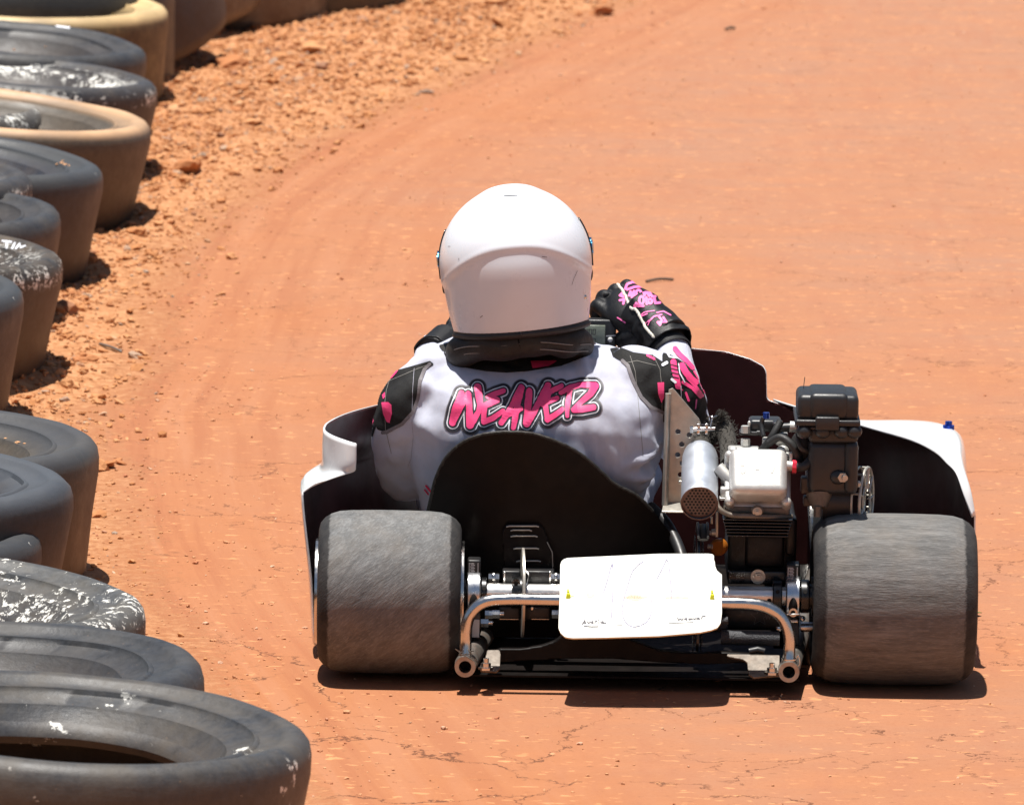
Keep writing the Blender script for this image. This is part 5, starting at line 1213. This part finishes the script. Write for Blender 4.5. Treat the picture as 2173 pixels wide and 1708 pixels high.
for j in range(12):
    for i in range(41):
        u = R(95)+R(170)*i/40; v = .42+.26*j/11; b_.append(HC+tiltH @ (helm(u, v)*1.006))
b.add(b_, [(j*41+i, j*41+i+1, (j+1)*41+i+1, (j+1)*41+i) for j in range(11) for i in range(40)]); vz = part(b, 'visor', 'visor', helmet, fixn=False); solid(vz, .002)
for s in (-1, 1):
    c = HC+tiltH @ Vector((s*.1315, .035, .012)); d = tiltH @ Vector((s, -.10, 0)); b = MB(); b.cyl(c-d*.006, c+d*.0015, .0165, n=32); b.cyl(c+d*.0015, c+d*.003, .011, n=32); part(b, 'visor_pivot', 'irid', helmet)
    c = HC+tiltH @ Vector((s*.126, .045, -.035)); b = MB(); b.ell(c, (.004, .012, .012)); part(b, 'side_vent', 'rubber', helmet)
bh = bvh_of([helmet])
def hs_(nm, pts, r_, mt='grey'):
    xs = [p[0] for p in pts]; ys = [p[1] for p in pts]
    stick(nm, sd_poly_strokes([(pts, r_)]), (min(xs)-4, min(ys)-4, max(xs)+4, max(ys)+4), .5, bh, mt, helmet, .0005)
hs_('crown_slot', [(1070, 416.5), (1098, 415)], .9, 'ink'); hs_('scuff', [(996, 704), (1008, 694), (1022, 683)], .5, 'printw'); hs_('scuff', [(1019, 674), (1024, 670)], .7); hs_('scuff', [(1150, 545), (1160, 546)], .6); hs_('scuff', [(974, 548), (974, 552)], .5); hs_('scuff', [(951, 523), (956, 523)], .4); hs_('scuff', [(1225, 575), (1218, 590), (1213, 605)], .35)
b = MB(); hh = bh.ray_cast(CAM, ray(1241, 631).normalized())
if hh[0]: b.ell(hh[0], (.0035, .002, .0045)); part(b, 'rivet', 'chrome', helmet)

# ---- neck collar
b = MB(); ring = []; nC = 72
for i in range(nC+1):
    a = 2*math.pi*i/nC; ring.append((a, Vector((math.sin(a)*.100, -math.cos(a)*.086, 0))))
CC = A(1102, 738, .240); tc = Matrix.Rotation(R(-3.2), 3, 'Y') @ Matrix.Rotation(R(-14), 3, 'X')
P = []; rr_ = []
for a, p in ring:
    wob = .0018*math.sin(a*7)+.0014*math.sin(a*11+1); P.append(CC+tc @ (p+Vector((0, 0, wob+.004*math.sin(a))))); rr_.append(.0275+.0018*math.sin(a*9)+.0015*math.sin(a*5+2)-.0015*math.cos(a))
b.tube(P, rr_, 24, caps=False, flat=1.0); col = part(b, 'neck_collar', 'brace', person, sharp=180)
b = MB()
for dz, dr in ((-.004, 1.225), (-.0155, 1.17)):
    seg = [CC+tc @ (Vector((p.x*dr, p.y*(dr+.02), dz+.002*math.sin(a*6)))) for a, p in ring if not (R(80) < a < R(280))]
    h = len(seg)//2; seg = seg[-h:]+seg[:len(seg)-h] if False else [q for q in seg]
    lo = [CC+tc @ (Vector((math.sin(a)*.104*dr, -math.cos(a)*.088*(dr+.03), dz+.002*math.sin(a*6)))) for a in np.linspace(R(-75), R(75), 40)]
    b.tube(lo, .0010, 6)
part(b, 'collar_seam', 'stitch', col)
b = MB(); lo = [A(1128+i*6, 783-i*i*.06, 0) for i in range(8)]
sk('pink_collar_tab', sd_polygon([(1127, 771), (1180, 770), (1165, 780), (1130, 784)], 1), (1120, 764, 1186, 790), 1.0, 'red', .004)
b = MB(); sk('suit_collar', sd_polygon([(935, 735), (950, 762), (985, 779), (1030, 787), (1075, 790), (1120, 787), (1190, 776), (1245, 755), (1262, 730), (1100, 700)], 2), (925, 695, 1270, 795), 1.5, 'brace', .0015)

# ---- gloves: each a hand with five fingers closed round the wheel
def glove(W, K, side, name_label, gripd, knuck_out):
    """W wrist, K knuckle centre, side: vector across the palm from index to little finger, gripd: direction fingers curl"""
    b = MB(); ax_ = (K-W).normalized(); sd = side.normalized(); up_ = ax_.cross(sd).normalized()
    if up_.dot(Vector((0, -.2, 1))) < 0: up_ = -up_
    M3 = rot_basis(ax_, sd, up_); GS = 1.16
    b.ell((W*.35+K*.65), (.054, .043, .024), M3); b.ell(W*.6+K*.4, (.046, .036, .027), M3); b.tube([W-ax_*.03, W+ax_*.02], [.030, .029], 18)
    for i, (l, off, r_) in enumerate(((1.0, -.030, .0108), (1.1, -.010, .0112), (1.02, .011, .0108), (.85, .030, .0098))):
        k = K+sd*off-ax_*(.004*abs(i-1)); p1 = k+ax_*.022*l+up_*.002; p2 = p1+(ax_*.35-up_*.9).normalized()*.026*l; p3 = p2+(-ax_*.9-up_*.45).normalized()*.020*l
        b.tube(bez([k-ax_*.025, k, p1, p2, p3], 5), [r_*1.15]*6+[r_*1.05]*8+[r_]*6+[r_*.9], 12); b.ell(p3, (r_*.9,)*3, u=12, v=8); b.ell(k+up_*.001, (r_*1.12,)*3, u=12, v=8)
    t0 = W+ax_*.025-sd*.022-up_*.006; t1 = t0+ax_*.026-sd*.016-up_*.014; t2 = t1+ax_*.022+sd*.008-up_*.018; t3 = t2+ax_*.006+sd*.02-up_*.006
    b.tube(bez([t0, t1, t2, t3], 5), [.0155]*5+[.0125]*5+[.011]*6, 12); b.ell(t3, (.0108,)*3, u=12, v=8)
    b.v = [tuple(W+(Vector(v)-W)*GS) for v in b.v]; o = b.build('glove', 'glove', None, True, 180); remesh(o, .0026, 5, .5); o.parent = person
    o['label'] = name_label; return o
Wr = A(1400, 698, .640); Kr = A(1324, 646, .715)
gr_ = glove(Wr, Kr, Vector((.50, .5, -.15))*-1 if False else A(1345, 600, .74)-A(1275, 660, .69), 'right black glove with pink print, closed round the wheel', None, None)
Wl = A(938, 735, .66); Kl = A(985, 690, .73)
gl_ = glove(Wl, Kl, A(985, 660, .75)-A(960, 730, .70), 'left black glove, mostly hidden by the helmet', None, None)
# gauntlet cuff and ribbed cuff
def sleeve(pts, rad, name, mt, par, th=.002, n=56, ribs=0, lip=0, flat=1.0):
    P = bez(pts, 10); rs = list(np.interp(np.linspace(0, len(rad)-1, len(P)), range(len(rad)), rad))
    if ribs: P = bez(pts, 24); rs = [np.interp(i/(len(P)-1)*(len(rad)-1), range(len(rad)), rad)+(.0010 if (i % 4) < 2 else 0) for i in range(len(P))]
    b = MB(); b.tube(P, rs, n, caps=False, flat=flat)
    if not ribs: b.v = [tuple(Vector(v)*1+Vector((1, 1, 1))*(.0045*mnoise.noise(Vector(v)*38)+.002*mnoise.noise(Vector(v)*90))) for v in b.v]
    o = b.build(name, mt, par, True, 60); solid(o, th, -1); return o
gc = sleeve([A(1352, 656, .685), A(1378, 680, .665), A(1401, 707, .64), A(1420, 736, .615)], [.039, .0415, .043, .0445], 'gauntlet_cuff', 'glove', gr_, .003)
sleeve([A(1398, 716, .645), A(1414, 736, .62), A(1424, 752, .605)], [.0345, .0365, .0385], 'ribbed_cuff', 'rubber', person, .0015, ribs=1)
sleeve([A(952, 728, .66), A(934, 742, .655), A(920, 756, .63)], [.031, .034, .038], 'gauntlet_cuff', 'glove', gl_, .003)
bpy.context.view_layer.update()
bg = bvh_of([gr_, gc])
def gk(nm, pts, r_, mt='pinkg', off=.0010, closed=False):
    q = Rs(pts); xs = [p[0] for p in q]; ys = [p[1] for p in q]; w = r_*.2017
    f = sd_polygon(q, w) if closed else sd_poly_strokes([(q, w)])
    stick(nm, f, (min(xs)-w-2, min(ys)-w-2, max(xs)+w+2, max(ys)+w+2), .6, bg, mt, gr_, off, maxdist=.02, largest=True)
def circ(cx_, cy_, rx, ry, n=14): return [(cx_+rx*math.cos(a), cy_+ry*math.sin(a)) for a in np.linspace(0, 6.283, n)]
for pts in ([(600, 310), (620, 260), (670, 240), (760, 245), (790, 285), (700, 290), (620, 318)], [(640, 380), (655, 340), (670, 400), (690, 335), (700, 385)], circ(738, 352, 26, 28), [(790, 330), (800, 380), (822, 340), (850, 385)], [(850, 340), (880, 390), (910, 390)], [(700, 505), (715, 460), (740, 490)], circ(770, 430, 24, 40), [(820, 400), (825, 470)], circ(860, 440, 20, 24), [(900, 400), (915, 460), (960, 455)], [(575, 350), (545, 380), (580, 392)], [(545, 430), (590, 420), (580, 465)], [(700, 480), (790, 490)]):
    gk('glove_lettering', pts, 13.5)
for pts, r_ in (([(770, 580), (800, 555), (850, 545), (905, 540)], 6), ([(930, 560), (1000, 545), (1075, 585)], 7), ([(850, 650), (900, 600), (980, 580)], 9), ([(790, 690), (850, 640)], 5), ([(945, 590), (985, 640), (965, 690), (940, 660), (1030, 655), (1000, 610)], 12), ([(760, 600), (830, 570)], 7), ([(840, 690), (870, 620)], 4), ([(1255, 870), (1262, 930)], 8), ([(300, 615), (340, 655)], 9), ([(520, 610), (600, 660)], 7)):
    gk('glove_graphic', pts, r_)
# cream piping along the glove
b = MB(); pp = []
for p in Rs([(380, 300), (430, 265), (520, 255), (560, 310), (600, 380), (630, 450), (665, 515), (710, 525), (750, 590), (790, 670), (830, 740), (880, 790), (895, 815)]):
    h = bg.ray_cast(CAM, ray(*p).normalized())
    if h[0]: pp.append(h[0]-ray(*p).normalized()*.0015)
sp = bez(pp, 8); b.tube([p+Vector((random.uniform(-.0005, .0005),)*3) for p in sp], .0026, 8); part(b, 'glove_piping', 'cord', gr_)
hh = bg.ray_cast(CAM, ray(*R1(400, 365)).normalized())
if hh[0]: b = MB(); b.ell(hh[0], (.006, .004, .005)); part(b, 'knuckle_patch', 'rubber', gr_)
